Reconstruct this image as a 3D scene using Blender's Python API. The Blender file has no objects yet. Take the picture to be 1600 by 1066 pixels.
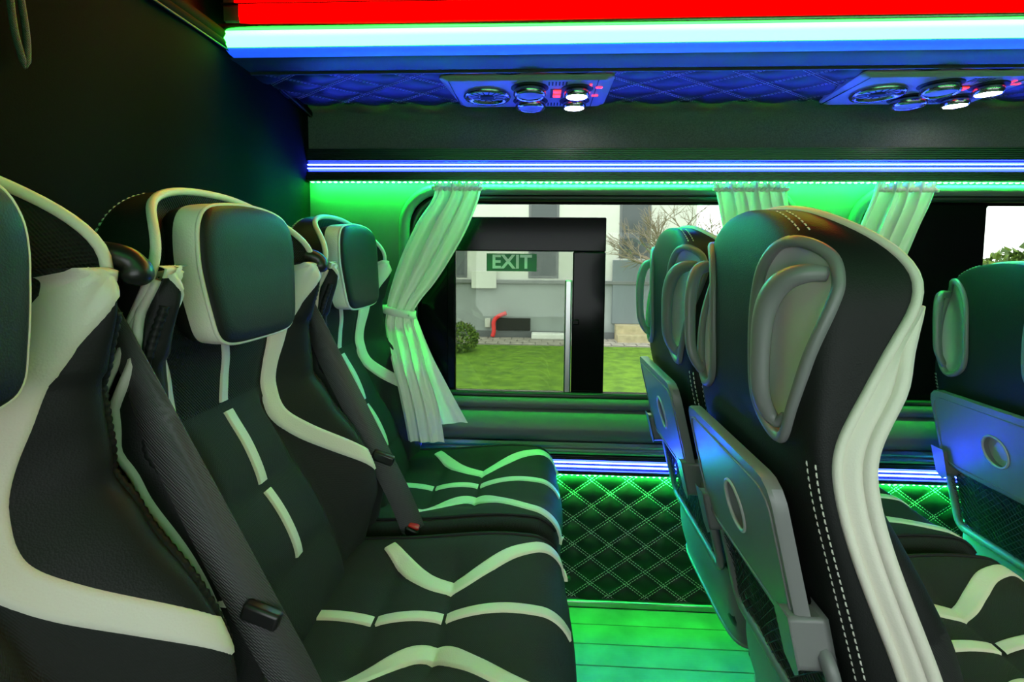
import bpy, math, random
import numpy as np
from mathutils import Vector, Matrix

sc = bpy.context.scene
col = sc.collection
random.seed(7)
R = math.radians

# ------------------------------------------------------------------ camera, world, exposure
F = 815.0
cam_d = bpy.data.cameras.new('camera')
cam = bpy.data.objects.new('camera', cam_d)
col.objects.link(cam)
cam_d.sensor_width = 36.0
cam_d.lens = F * 36.0 / 1600.0
cam_d.clip_start = 0.02
cam_d.clip_end = 200
YAW, PITCH, ROLL = R(3.0), R(4.0), R(0.5)
fw = Vector((-math.sin(YAW) * math.cos(PITCH), math.cos(YAW) * math.cos(PITCH), -math.sin(PITCH)))
rt = Vector((math.cos(YAW), math.sin(YAW), 0))
up = rt.cross(fw)
rt2 = rt * math.cos(ROLL) + up * math.sin(ROLL)
up2 = up * math.cos(ROLL) - rt * math.sin(ROLL)
m = Matrix((rt2, up2, -fw)).transposed().to_4x4()
m.translation = Vector((0, 0, 1.05))
cam.matrix_world = m
cam_d.shift_y = -(533.0 - (400.0 + F * math.tan(PITCH))) / 1600.0
sc.camera = cam

sc.view_settings.view_transform = 'Standard'
sc.view_settings.look = 'None'
sc.view_settings.gamma = 1.0
sc.view_settings.exposure = 0.5
sc.view_settings.use_curve_mapping = False

w = bpy.data.worlds.new('overcast_sky')
sc.world = w
w.use_nodes = True
wb = w.node_tree.nodes['Background']
wb.inputs[0].default_value = (0.93, 0.97, 1.0, 1)
wb.inputs[1].default_value = 3.2
sc.cycles.max_bounces = 8
sc.cycles.transparent_max_bounces = 16
sc.cycles.sample_clamp_indirect = 4.0
sc.cycles.caustics_reflective = False
sc.cycles.caustics_refractive = False

# light strengths of the LED lamps and of the red panel's painted glow
GREEN_MAIN = 18.0
GREEN_SIDE = 800.0
BLUE_LINE = 70.0
RED_PANEL = 8.0

# ------------------------------------------------------------------ materials
MATS = {}


def mat(name, color, rough=0.5, metal=0.0, bump=None, var=None, emis=None, coat=0.0, spec=0.5, sheen=0.0):
    """bump=(kind, scale, strength, distance); var=(scale, amount) colour variation"""
    if name in MATS:
        return MATS[name]
    mt = bpy.data.materials.new(name)
    mt.use_nodes = True
    nt = mt.node_tree
    b = nt.nodes['Principled BSDF']
    b.inputs['Base Color'].default_value = (*color, 1)
    b.inputs['Roughness'].default_value = rough
    b.inputs['Metallic'].default_value = metal
    b.inputs['Specular IOR Level'].default_value = spec
    if coat:
        b.inputs['Coat Weight'].default_value = coat
        b.inputs['Coat Roughness'].default_value = 0.15
    if sheen:
        b.inputs['Sheen Weight'].default_value = sheen
    tc = nt.nodes.new('ShaderNodeTexCoord')
    if bump:
        kind, scale, strength, dist = bump
        if kind == 'noise':
            t = nt.nodes.new('ShaderNodeTexNoise')
            t.inputs['Scale'].default_value = scale
            t.inputs['Detail'].default_value = 4
            out = t.outputs[0]
        elif kind == 'leather':
            t = nt.nodes.new('ShaderNodeTexVoronoi')
            t.inputs['Scale'].default_value = scale
            out = t.outputs['Distance']
        elif kind == 'brush':
            mp = nt.nodes.new('ShaderNodeMapping')
            mp.inputs['Scale'].default_value = (1, 60, 60)
            nt.links.new(tc.outputs['Object'], mp.inputs[0])
            t = nt.nodes.new('ShaderNodeTexNoise')
            t.inputs['Scale'].default_value = scale
            nt.links.new(mp.outputs[0], t.inputs[0])
            out = t.outputs[0]
        else:  # woven dots
            sep = nt.nodes.new('ShaderNodeSeparateXYZ')
            nt.links.new(tc.outputs['Object'], sep.inputs[0])
            s = []
            add = nt.nodes.new('ShaderNodeMath'); add.operation = 'ADD'
            nt.links.new(sep.outputs[0], add.inputs[0])
            nt.links.new(sep.outputs[2], add.inputs[1])
            for src in (sep.outputs[1], add.outputs[0]):
                a = nt.nodes.new('ShaderNodeMath'); a.operation = 'MULTIPLY'; a.inputs[1].default_value = scale
                nt.links.new(src, a.inputs[0])
                c = nt.nodes.new('ShaderNodeMath'); c.operation = 'SINE'
                nt.links.new(a.outputs[0], c.inputs[0])
                s.append(c)
            mu = nt.nodes.new('ShaderNodeMath'); mu.operation = 'MULTIPLY'
            nt.links.new(s[0].outputs[0], mu.inputs[0])
            nt.links.new(s[1].outputs[0], mu.inputs[1])
            t = None
            out = mu.outputs[0]
        if t is not None and kind != 'brush':
            nt.links.new(tc.outputs['Object'], t.inputs[0])
        bp = nt.nodes.new('ShaderNodeBump')
        bp.inputs['Strength'].default_value = strength
        bp.inputs['Distance'].default_value = dist
        nt.links.new(out, bp.inputs['Height'])
        nt.links.new(bp.outputs[0], b.inputs['Normal'])
    if var:
        t2 = nt.nodes.new('ShaderNodeTexNoise')
        t2.inputs['Scale'].default_value = var[0]
        t2.inputs['Detail'].default_value = 5
        nt.links.new(tc.outputs['Object'], t2.inputs[0])
        rp = nt.nodes.new('ShaderNodeValToRGB')
        a = var[1]
        rp.color_ramp.elements[0].position = 0.3
        rp.color_ramp.elements[1].position = 0.7
        rp.color_ramp.elements[0].color = tuple(max(0, c * (1 - a)) for c in color) + (1,)
        c2 = var[2] if len(var) > 2 else tuple(min(1, c * (1 + a)) for c in color)
        rp.color_ramp.elements[1].color = tuple(c2) + (1,)
        nt.links.new(t2.outputs[0], rp.inputs[0])
        nt.links.new(rp.outputs[0], b.inputs['Base Color'])
    if emis:
        b.inputs['Emission Color'].default_value = (*emis[0], 1)
        b.inputs['Emission Strength'].default_value = emis[1]
    MATS[name] = mt
    return mt


def glass_mat(name, tint, refl=1.0):
    mt = bpy.data.materials.new(name)
    mt.use_nodes = True
    nt = mt.node_tree
    for n in list(nt.nodes):
        nt.nodes.remove(n)
    o = nt.nodes.new('ShaderNodeOutputMaterial')
    tr = nt.nodes.new('ShaderNodeBsdfTransparent'); tr.inputs[0].default_value = (*tint, 1)
    gl = nt.nodes.new('ShaderNodeBsdfGlossy'); gl.inputs['Roughness'].default_value = 0.02
    fr = nt.nodes.new('ShaderNodeFresnel'); fr.inputs[0].default_value = 1.28
    mx = nt.nodes.new('ShaderNodeMixShader')
    nt.links.new(fr.outputs[0], mx.inputs[0])
    nt.links.new(tr.outputs[0], mx.inputs[1])
    nt.links.new(gl.outputs[0], mx.inputs[2])
    nt.links.new(mx.outputs[0], o.inputs[0])
    return mt


LEATHER = mat('dark_leather', (0.012, 0.013, 0.013), 0.52, bump=('leather', 520, 0.25, 0.0008), spec=0.2)
FABRIC = mat('dark_woven_fabric', (0.020, 0.021, 0.021), 0.75, bump=('dots', 2200, 0.5, 0.0006), spec=0.25)
MESHF = mat('dark_mesh_fabric', (0.012, 0.012, 0.012), 0.7, bump=('dots', 1300, 0.9, 0.001), spec=0.25)
WHITE = mat('ivory_leather', (0.74, 0.70, 0.62), 0.5, bump=('leather', 420, 0.25, 0.0008))
THREAD = mat('pale_thread', (0.78, 0.76, 0.70), 0.7)
PLAST = mat('grey_plastic', (0.20, 0.20, 0.205), 0.38, bump=('noise', 900, 0.12, 0.0006))
PLASTB = mat('light_grey_plastic', (0.52, 0.50, 0.52), 0.35, bump=('noise', 700, 0.08, 0.0006))
BLACKP = mat('black_plastic', (0.012, 0.012, 0.013), 0.35)
RUBBER = mat('black_rubber', (0.01, 0.01, 0.01), 0.45)
BLACKG = mat('black_gloss_glass', (0.003, 0.003, 0.0035), 0.12, spec=0.12)
NETM = mat('black_net', (0.02, 0.02, 0.02), 0.6)
BELT = mat('grey_webbing', (0.06, 0.06, 0.063), 0.55, bump=('dots', 1900, 0.6, 0.0008))
STEEL = mat('brushed_steel', (0.5, 0.5, 0.5), 0.3, 1.0)
ALU = mat('brushed_aluminium', (0.42, 0.43, 0.45), 0.28, 1.0, bump=('brush', 30, 0.1, 0.0005))
ALUD = mat('dark_ribbed_aluminium', (0.10, 0.105, 0.115), 0.3, 0.9)
VINYL = mat('grey_wall_vinyl', (0.13, 0.135, 0.13), 0.5, bump=('noise', 350, 0.25, 0.0012), spec=0.35)
VINYLD = mat('dark_vinyl', (0.035, 0.036, 0.037), 0.5, bump=('noise', 300, 0.2, 0.001))
FELT = mat('charcoal_felt', (0.11, 0.115, 0.11), 0.9, bump=('noise', 500, 0.5, 0.0015), var=(300, 0.25))
CURTAIN = mat('ivory_curtain_cloth', (0.88, 0.87, 0.78), 0.75, bump=('dots', 2600, 0.25, 0.0005), sheen=0.3)
CLOTHD = mat('black_partition_cloth', (0.005, 0.0042, 0.004), 0.9, bump=('noise', 400, 0.3, 0.001), spec=0.08)
QUILT = mat('black_quilted_leather', (0.014, 0.014, 0.015), 0.42, bump=('leather', 500, 0.2, 0.0008), spec=0.3)
WOOD = mat('grey_wood_vinyl', (0.20, 0.18, 0.16), 0.42, bump=('brush', 6, 0.25, 0.001), var=(9, 0.25))
_nt = CURTAIN.node_tree
_tr = _nt.nodes.new('ShaderNodeBsdfTranslucent'); _tr.inputs[0].default_value = (0.85, 0.84, 0.75, 1)
_mx = _nt.nodes.new('ShaderNodeMixShader'); _mx.inputs[0].default_value = 0.05
_out = next(n for n in _nt.nodes if n.type == 'OUTPUT_MATERIAL')
_nt.links.new(_nt.nodes['Principled BSDF'].outputs[0], _mx.inputs[1])
_nt.links.new(_tr.outputs[0], _mx.inputs[2])
_nt.links.new(_mx.outputs[0], _out.inputs[0])
E_GREEN = mat('green_led_diffuser', (0.8, 0.8, 0.8), 0.5, emis=((0.022, 1.0, 0.038), GREEN_MAIN))
E_GREENFILL = mat('added_green_fill', (0.8, 0.8, 0.8), 0.5, emis=((0.06, 1.0, 0.16), 10.0))  # fill glow for the added near-side strip out of view
E_GREEN2 = mat('green_led_dot', (0.8, 0.8, 0.8), 0.5, emis=((0.012, 1.0, 0.07), GREEN_SIDE))
E_BLUE = mat('blue_led_line', (0.8, 0.8, 0.8), 0.5, emis=((0.025, 0.05, 1.0), BLUE_LINE))
E_BLUEL = mat('blue_led_line_lower', (0.8, 0.8, 0.8), 0.5, emis=((0.025, 0.05, 1.0), 85.0))
E_BLUE2 = mat('blue_led_band', (0.3, 0.4, 0.8), 0.5, emis=((0.008, 0.07, 0.9), 0.8))
E_RED = mat('red_lit_glow', (0.02, 0.0, 0.0), 0.6, emis=((1.0, 0.0, 0.0), RED_PANEL), spec=0.0)  # red light falling on the panel, put in as its own glow
E_REDB = mat('red_backlit_symbol', (0.5, 0.02, 0.02), 0.5, emis=((1.0, 0.03, 0.04), 2.2))
E_WHITE = mat('reading_lamp_lens', (0.9, 0.9, 0.9), 0.4, emis=((1.0, 0.97, 0.9), 16.0))
GLASS = glass_mat('tinted_window_glass', (0.76, 0.79, 0.74))
GLASSN = glass_mat('clear_window_glass', (0.95, 0.97, 0.95))
GLASSD = glass_mat('dark_privacy_glass', (0.10, 0.11, 0.11))


# ------------------------------------------------------------------ helpers
def O(name, verts, faces, m, parent=None, smooth=True, mats=None, fm=None):
    me = bpy.data.meshes.new(name)
    me.from_pydata([tuple(map(float, v)) for v in verts], [], [tuple(map(int, f)) for f in faces])
    for x in (mats or [m]):
        me.materials.append(x)
    if fm is not None:
        me.polygons.foreach_set('material_index', np.asarray(fm, dtype=np.int32))
    if smooth:
        me.polygons.foreach_set('use_smooth', np.ones(len(me.polygons), dtype=bool))
    me.update()
    o = bpy.data.objects.new(name, me)
    col.objects.link(o)
    if parent is not None:
        o.parent = parent
    return o


def sharp(o, ang=35):
    try:
        o.data.set_sharp_from_angle(angle=R(ang))
    except Exception:
        pass
    return o


def empty(name, loc=(0, 0, 0), rz=0, parent=None):
    o = bpy.data.objects.new(name, None)
    o.empty_display_size = 0.05
    col.objects.link(o)
    o.location = loc
    o.rotation_euler = (0, 0, rz)
    if parent is not None:
        o.parent = parent
    return o


def tag(o, label, cat=None, group=None, kind=None):
    o['label'] = label
    if cat:
        o['category'] = cat
    if group:
        o['group'] = group
    if kind:
        o['kind'] = kind
    return o


def struct(o, label=None):
    o['kind'] = 'structure'
    if label:
        o['label'] = label
    return o


class MB:
    def __init__(s):
        s.v, s.f, s.mi = [], [], []

    def add(s, v, f, mi=0):
        n = len(s.v)
        s.v.extend([tuple(p) for p in v])
        s.f.extend([tuple(i + n for i in q) for q in f])
        s.mi.extend([mi] * len(f))
        return s

    def box(s, a, b, mi=0):
        (x0, y0, z0), (x1, y1, z1) = a, b
        v = [(x0, y0, z0), (x1, y0, z0), (x1, y1, z0), (x0, y1, z0), (x0, y0, z1), (x1, y0, z1), (x1, y1, z1), (x0, y1, z1)]
        f = [(0, 3, 2, 1), (4, 5, 6, 7), (0, 1, 5, 4), (1, 2, 6, 5), (2, 3, 7, 6), (3, 0, 4, 7)]
        return s.add(v, f, mi)

    def build(s, name, m, parent=None, smooth=False, mats=None):
        return O(name, s.v, s.f, m, parent, smooth, mats, s.mi if mats else None)


def bevbox(name, a, b, m, parent=None, r=0.006, seg=2):
    o = MB().box(a, b).build(name, m, parent, smooth=True)
    bv = o.modifiers.new('bevel', 'BEVEL')
    bv.width = r
    bv.segments = seg
    bv.limit_method = 'ANGLE'
    sharp(o, 40)
    return o


def catmull(pts, n=8, closed=False):
    P = [np.array(p, float) for p in pts]
    N = len(P)
    out = []
    rng = range(N) if closed else range(N - 1)
    for i in rng:
        if closed:
            p0, p1, p2, p3 = P[(i - 1) % N], P[i], P[(i + 1) % N], P[(i + 2) % N]
        else:
            p1, p2 = P[i], P[i + 1]
            p0 = P[i - 1] if i > 0 else 2 * p1 - p2
            p3 = P[i + 2] if i + 2 < N else 2 * p2 - p1
        for k in range(n):
            t = k / n
            out.append(0.5 * ((2 * p1) + (-p0 + p2) * t + (2 * p0 - 5 * p1 + 4 * p2 - p3) * t * t + (-p0 + 3 * p1 - 3 * p2 + p3) * t ** 3))
    if not closed:
        out.append(P[-1])
    return out


def tube(path, r, seg=8, closed=False, flat=1.0, upv=None, caps=True):
    """tube round a polyline; r a number or list; flat scales the second axis"""
    P = [np.array(p, float) for p in path]
    n = len(P)
    rr = r if hasattr(r, '__len__') else [r] * n
    v, f = [], []
    prev = None
    for i in range(n):
        if closed:
            t = P[(i + 1) % n] - P[i - 1]
        else:
            t = P[min(i + 1, n - 1)] - P[max(i - 1, 0)]
        t = t / (np.linalg.norm(t) + 1e-12)
        if upv is not None:
            a = np.array(upv, float)
            a = a - t * (a @ t)
        elif prev is None:
            a = np.array((0, 0, 1.0)) if abs(t[2]) < 0.9 else np.array((1.0, 0, 0))
            a = a - t * (a @ t)
        else:
            a = prev - t * (prev @ t)
        a = a / (np.linalg.norm(a) + 1e-12)
        prev = a
        b = np.cross(t, a)
        for k in range(seg):
            th = 2 * math.pi * k / seg
            v.append(P[i] + rr[i] * (a * math.cos(th) * flat + b * math.sin(th)))
    m_ = n if closed else n - 1
    for i in range(m_):
        j = (i + 1) % n
        for k in range(seg):
            k2 = (k + 1) % seg
            f.append((i * seg + k, i * seg + k2, j * seg + k2, j * seg + k))
    if caps and not closed:
        f.append(tuple(range(seg))[::-1])
        f.append(tuple((n - 1) * seg + k for k in range(seg)))
    return v, f


def curve1(zs, xs):
    """smooth monotone interpolation of a table (pchip)"""
    zs = np.array(zs, float); xs = np.array(xs, float)
    o = np.argsort(zs); zs, xs = zs[o], xs[o]
    h = np.diff(zs); d = np.diff(xs) / h
    mm = np.zeros(len(zs))
    mm[0], mm[-1] = d[0], d[-1]
    for i in range(1, len(zs) - 1):
        if d[i - 1] * d[i] > 0:
            w1, w2 = 2 * h[i] + h[i - 1], h[i] + 2 * h[i - 1]
            mm[i] = (w1 + w2) / (w1 / d[i - 1] + w2 / d[i])

    def fn(z):
        z = min(max(z, zs[0]), zs[-1])
        i = min(int(np.searchsorted(zs, z, 'right')) - 1, len(zs) - 2)
        t = (z - zs[i]) / h[i]
        return ((2 * t ** 3 - 3 * t ** 2 + 1) * xs[i] + (t ** 3 - 2 * t ** 2 + t) * h[i] * mm[i]
                + (-2 * t ** 3 + 3 * t ** 2) * xs[i + 1] + (t ** 3 - t ** 2) * h[i] * mm[i + 1])
    return fn


def grid(fn, us, vs, closed_u=False):
    v = [fn(a, b) for b in vs for a in us]
    nu = len(us)
    f = []
    for j in range(len(vs) - 1):
        for i in range(nu - (0 if closed_u else 1)):
            i2 = (i + 1) % nu
            f.append((j * nu + i, j * nu + i2, (j + 1) * nu + i2, (j + 1) * nu + i))
    return v, f


def sm(a, b, x):
    t = min(1, max(0, (x - a) / (b - a)))
    return t * t * (3 - 2 * t)


def rrect(x0, x1, z0, z1, r, n=6):
    p = []
    for cx, cz, a0 in ((x1 - r, z1 - r, 0), (x0 + r, z1 - r, 90), (x0 + r, z0 + r, 180), (x1 - r, z0 + r, 270)):
        for k in range(n + 1):
            a = R(a0 + 90 * k / n)
            p.append((cx + r * math.cos(a), cz + r * math.sin(a)))
    return p


def dashes(path, nrm, length, gap, width, lift=0.0008):
    """short raised stitches along a polyline with normals"""
    P = [np.array(p, float) for p in path]
    L = [0]
    for i in range(1, len(P)):
        L.append(L[-1] + np.linalg.norm(P[i] - P[i - 1]))
    mb = MB()

    def at(s):
        i = min(max(int(np.searchsorted(L, s, 'right')) - 1, 0), len(P) - 2)
        t = (s - L[i]) / max(L[i + 1] - L[i], 1e-9)
        return P[i] * (1 - t) + P[i + 1] * t, np.array(nrm[i], float)
    s = 0
    while s + length < L[-1]:
        a, n1 = at(s); b, n2 = at(s + length); c, n3 = at(s + length / 2)
        d = b - a; d /= np.linalg.norm(d)
        sd = np.cross(d, n3); sd /= np.linalg.norm(sd)
        o = n3 * lift
        q = [a - sd * width / 2, a + sd * width / 2, b + sd * width / 2, b - sd * width / 2, c - sd * width / 2 + o, c + sd * width / 2 + o]
        mb.add(q, [(0, 1, 5, 4), (4, 5, 2, 3), (0, 4, 3), (1, 2, 5)])
        s += length + gap
    return mb


def copy_tree(o, parent=None):
    c = o.copy()
    col.objects.link(c)
    c.parent = parent
    for ch in list(o.children):
        copy_tree(ch, c)
    return c


# ================================================================== STRUCTURE
FZ = -0.03          # rear platform floor
FZ2 = -0.14         # cabin floor ahead of the step
WY = 1.57           # inner face of the window wall
XR, XF = -0.70, 2.6
NY = -0.42          # inner face of the near side wall
STEP = 0.62

fl = MB().box((XR - 0.1, NY, FZ - 0.03), (STEP, WY + 0.05, FZ - 0.006))
fl.box((STEP, NY, FZ2 - 0.03), (XF, WY + 0.05, FZ2 - 0.006))
fl.box((STEP - 0.012, NY, FZ2 - 0.006), (STEP, WY + 0.05, FZ - 0.001))
floor = struct(fl.build('floor', WOOD))
pw = 0.078
pm = None
for lev, (x0, x1, z) in enumerate(((XR - 0.02, STEP, FZ), (STEP, XF, FZ2))):
    pm = None
    for k in range(25):
        y1 = 1.553 - k * pw
        if y1 - pw < NY:
            break
        if pm is None:
            o = bevbox('plank', (x0, -pw + 0.0012, -0.006), (x1, -0.0012, 0), WOOD, floor, 0.0008, 1)
            pm = o
        else:
            o = pm.copy(); col.objects.link(o)
        o.location = (0, y1, z)
# aluminium edge strip between floor and quilted panel
st = bevbox('trim_1', (XR, 1.545, FZ), (STEP, 1.566, FZ + 0.022), ALU, None, 0.005)
struct(st, 'bright aluminium strip along the bottom of the quilted wall panel')

# window wall -------------------------------------------------------
W1 = (-0.405, 0.735, 0.605, 1.243)
W2 = (0.905, 2.20, 0.605, 1.243)


def tile_with_hole(mb, rect, hole, r, y):
    """fill between a rectangle and a rounded hole in the plane y"""
    n = 8
    inner = rrect(*hole, r, n)
    x0, x1, z0, z1 = rect
    outer = []
    cx, cz = (hole[0] + hole[1]) / 2, (hole[2] + hole[3]) / 2
    cor = [(x1, z1), (x0, z1), (x0, z0), (x1, z0)]
    for q in range(4):
        cxx, czz = cor[q]
        ends = [(x1, None), (None, z1), (x0, None), (None, z0)]
        for k in range(n + 1):
            px, pz = inner[q * (n + 1) + k]
            a = 90 * k / n
            if q == 0:
                p = (x1, pz + (z1 - pz) * min(1, a / 45)) if a <= 45 else (px + (x1 - px) * (90 - a) / 45, z1)
            elif q == 1:
                p = (px + (x0 - px) * min(1, a / 45), z1) if a <= 45 else (x0, pz + (z1 - pz) * (90 - a) / 45)
            elif q == 2:
                p = (x0, pz + (z0 - pz) * min(1, a / 45)) if a <= 45 else (px + (x0 - px) * (90 - a) / 45, z0)
            else:
                p = (px + (x1 - px) * min(1, a / 45), z0) if a <= 45 else (x1, pz + (z0 - pz) * (90 - a) / 45)
            outer.append(p)
    N = len(inner)
    v = [(p[0], y, p[1]) for p in inner] + [(p[0], y, p[1]) for p in outer] + [(p[0], y + 0.06, p[1]) for p in inner]
    f = []
    for i in range(N):
        j = (i + 1) % N
        f.append((i, j, N + j, N + i))
        f.append((j, i, 2 * N + i, 2 * N + j))
    mb.add(v, f)


wl = MB()
tile_with_hole(wl, (XR - 0.1, 0.82, 0.585, 1.30), W1, 0.11, WY)
tile_with_hole(wl, (0.82, XF, 0.585, 1.30), W2, 0.11, WY)
# sill zone, rounded, below the windows
prof = [(WY, 0.590), (1.562, 0.585), (1.545, 0.577), (1.530, 0.562), (1.522, 0.54), (1.521, 0.522), (1.530, 0.508), (1.550, 0.495), (WY, 0.48), (WY, FZ2 - 0.03)]
v, f = grid(lambda i, x: (x, prof[i][0], prof[i][1]), range(len(prof)), (XR - 0.1, XF))
wl.add(v, f)
wl.box((XR - 0.1, WY + 0.06, FZ2 - 0.03), (XF, WY + 0.08, 0.60))
wl.box((XR - 0.1, WY + 0.06, 1.245), (XF, WY + 0.08, 1.9))
wl.box((XR - 0.1, WY + 0.06, 0.6), (W1[0] + 0.02, WY + 0.08, 1.245))
wl.box((W1[1] - 0.02, WY + 0.06, 0.6), (W2[0] + 0.02, WY + 0.08, 1.245))
wl.box((W2[1] - 0.02, WY + 0.06, 0.6), (XF, WY + 0.08, 1.245))
wall = struct(sharp(wl.build('wall_left', VINYL, smooth=True), 50))
# felt-covered band under the overhead console
fb = MB()
prof = [(WY + 0.004, 1.365), (WY - 0.004, 1.368), (WY - 0.005, 1.40), (WY - 0.005, 1.445), (1.563, 1.462), (1.552, 1.476), (1.53, 1.486), (1.515, 1.488)]
v, f = grid(lambda i, x: (x, prof[i][0], prof[i][1]), range(len(prof)), (XR - 0.1, XF))
fb.add(v, f)
struct(sharp(fb.build('trim_2', FELT, smooth=True), 50), 'charcoal felt covered band between window rail and overhead console')


# windows -----------------------------------------------------------
def ring_tube(name, rect, r, y, rad, m, parent, flat=1.0):
    p = [(a, y, b) for a, b in rrect(*rect, r, 8)]
    v, f = tube(p, rad, 10, closed=True, flat=flat, upv=(0, 1, 0))
    return O(name, v, f, m, parent)


def frame_plate(name, outer, inner, ro, ri, y0, y1, m, parent):
    A = rrect(*outer, ro, 6); B = rrect(*inner, ri, 6)
    N = len(A)
    v = [(a, y0, b) for a, b in A] + [(a, y0, b) for a, b in B] + [(a, y1, b) for a, b in B] + [(a, y1, b) for a, b in A]
    f = []
    for i in range(N):
        j = (i + 1) % N
        for k in range(4):
            k2 = (k + 1) % 4
            f.append((k * N + i, k * N + j, k2 * N + j, k2 * N + i))
    return sharp(O(name, v, f, m, parent), 40)


GY = 1.62
win1 = struct(empty('window_1', ((W1[0] + W1[1]) / 2, GY, W1[2])))
win2 = struct(empty('window_2', ((W2[0] + W2[1]) / 2, GY, W2[2])))


def keep(o, parent):
    """parent without moving: parents sit unrotated"""
    o.parent = parent
    o.location = Vector(o.location) - Vector(parent.location)
    return o


for wn, wr, gx in ((win1, W1, (-0.262, 0.60)), (win2, W2, (1.305, 2.05))):
    keep(ring_tube('window_moulding', (wr[0] - 0.004, wr[1] + 0.004, wr[2] - 0.002, wr[3] + 0.004), 0.11, WY - 0.006, 0.017, VINYL, None, 0.8), wn)
    keep(ring_tube('rubber_seal', (wr[0] + 0.02, wr[1] - 0.02, wr[2] + 0.018, wr[3] - 0.018), 0.10, WY + 0.012, 0.011, RUBBER, None), wn)
    keep(frame_plate('frame', (wr[0] - 0.01, wr[1] + 0.01, wr[2] - 0.01, wr[3] + 0.01), (gx[0], gx[1], 0.628, 1.208), 0.10, 0.008, GY - 0.008, GY + 0.002, BLACKG, None), wn)
    p = MB().box((wr[0], GY + 0.004, wr[2]), (wr[1], GY + 0.008, wr[3])).build('pane', GLASS)
    keep(p, wn)
# sliding sash of the first window
sy0, sy1 = GY - 0.026, GY - 0.008
keep(bevbox('sash_bar', (-0.262, sy0, 1.064), (0.200, sy1, 1.168), BLACKG, None, 0.004), win1)
keep(bevbox('sash_post', (0.101, sy0, 0.628), (0.200, sy1 + 0.001, 1.064), BLACKG, None, 0.004), win1)
keep(bevbox('sash_post', (-0.285, sy0, 0.628), (-0.258, sy1 + 0.001, 1.064), BLACKG, None, 0.004), win1)
keep(bevbox('sash_handle', (0.078, sy0 - 0.006, 0.630), (0.099, sy1, 0.978), STEEL, None, 0.004), win1)
keep(bevbox('sash_latch', (0.100, sy0 - 0.012, 0.842), (0.122, sy0, 0.858), BLACKG, None, 0.003), win1)
keep(MB().box((-0.26, GY - 0.016, 0.63), (0.10, GY - 0.013, 1.066)).build('pane', GLASS), win1)

# exit sticker
ex = empty('exit_sticker', (-0.086, GY - 0.0165, 1.030))
EXG = mat('green_sticker', (0.02, 0.16, 0.06), 0.5)
EXW = mat('white_sticker_letters', (0.75, 0.8, 0.72), 0.5)
bg = MB().box((-0.077, -0.001, -0.027), (0.077, 0, 0.027)).build('backing', EXG, ex)
bd = frame_plate('border', (-0.077, 0.077, -0.027, 0.027), (-0.0745, 0.0745, -0.0245, 0.0245), 0.002, 0.001, -0.0016, -0.001, EXG, ex)
tx = bpy.data.curves.new('letters', 'FONT')
tx.body = 'EXIT'
tx.align_x = 'CENTER'; tx.align_y = 'CENTER'
tx.size = 0.058; tx.offset = 0.0016; tx.extrude = 0.0003
tx.space_character = 1.04
tmp = bpy.data.objects.new('letters_text', tx)
col.objects.link(tmp)
bpy.context.view_layer.update()
lm = bpy.data.meshes.new_from_object(tmp.evaluated_get(bpy.context.evaluated_depsgraph_get()))
bpy.data.objects.remove(tmp)
bpy.data.curves.remove(tx)
to = bpy.data.objects.new('letters', lm)
col.objects.link(to)
lm.materials.clear()
lm.materials.append(EXW)
to.parent = ex
to.location = (0, -0.0018, 0.0)
to.rotation_euler = (R(90), 0, 0)
tag(ex, 'green EXIT sticker with white letters on the window glass', 'sign')

# quilted lower wall panel -----------------------------------------
QX, QZ = 0.112, 0.082


def quilt_h(a, b, amp):
    def q(t):
        return max(0.0, abs(math.sin(math.pi * t)) - 0.14) / 0.86
    return amp * (q(a) * q(b)) ** 0.55


def quilt_panel(name, x0, x1, z0, z1, place, amp, dx, dz, step, m, parent=None):
    us = np.arange(x0, x1 + step / 2, step)
    vs = np.arange(z0, z1 + step / 2, step)
    v, f = grid(lambda u, t: place(u, t, quilt_h(u / dx + t / dz, u / dx - t / dz, amp)), us, vs)
    return O(name, v, f, m, parent)


def quilt_stitches(x0, x1, z0, z1, place, dx, dz, dl=0.006, gp=0.003, wd=0.0020, off=0.0036, lift=0.0022):
    mb = MB()
    slope = dz / dx
    L = math.hypot(dx, dz)
    for sgn in (1, -1):
        # u/dx + sgn*t/dz = k
        k0 = math.floor(min(x0 / dx + sgn * z0 / dz, x0 / dx + sgn * z1 / dz)) - 1
        k1 = math.ceil(max(x1 / dx + sgn * z0 / dz, x1 / dx + sgn * z1 / dz)) + 1
        d = np.array((dx, -sgn * dz)) / L
        n = np.array((sgn * dz, dx)) / L
        for k in range(k0, k1):
            for o_ in (-off, off):
                # start where t = z0 or z1
                tt = z0 if d[1] > 0 else z1
                u = dx * (k - sgn * tt / dz)
                p = np.array((u, tt)) + n * o_
                s = 0
                S = abs((z1 - z0) / d[1])
                while s < S:
                    a = p + d * s; b = p + d * min(s + dl, S)
                    if x0 <= a[0] <= x1 and x0 <= b[0] <= x1:
                        q = [a - n * wd / 2, b - n * wd / 2, b + n * wd / 2, a + n * wd / 2]
                        mb.add([place(x[0], min(max(x[1], z0), z1), lift) for x in q], [(0, 1, 2, 3)])
                    s += dl + gp
    return mb


pl = lambda u, t, h: (u, WY - 0.006 - h, t)
qp = quilt_panel('trim_3', XR, XF, FZ2, 0.396, pl, 0.0085, QX, QZ, 0.0056, QUILT)
struct(qp, 'black diamond quilted wall panel with double pale stitching')
quilt_stitches(XR, 2.0, FZ2, 0.394, pl, QX, QZ).build('stitching', THREAD, qp)
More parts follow.
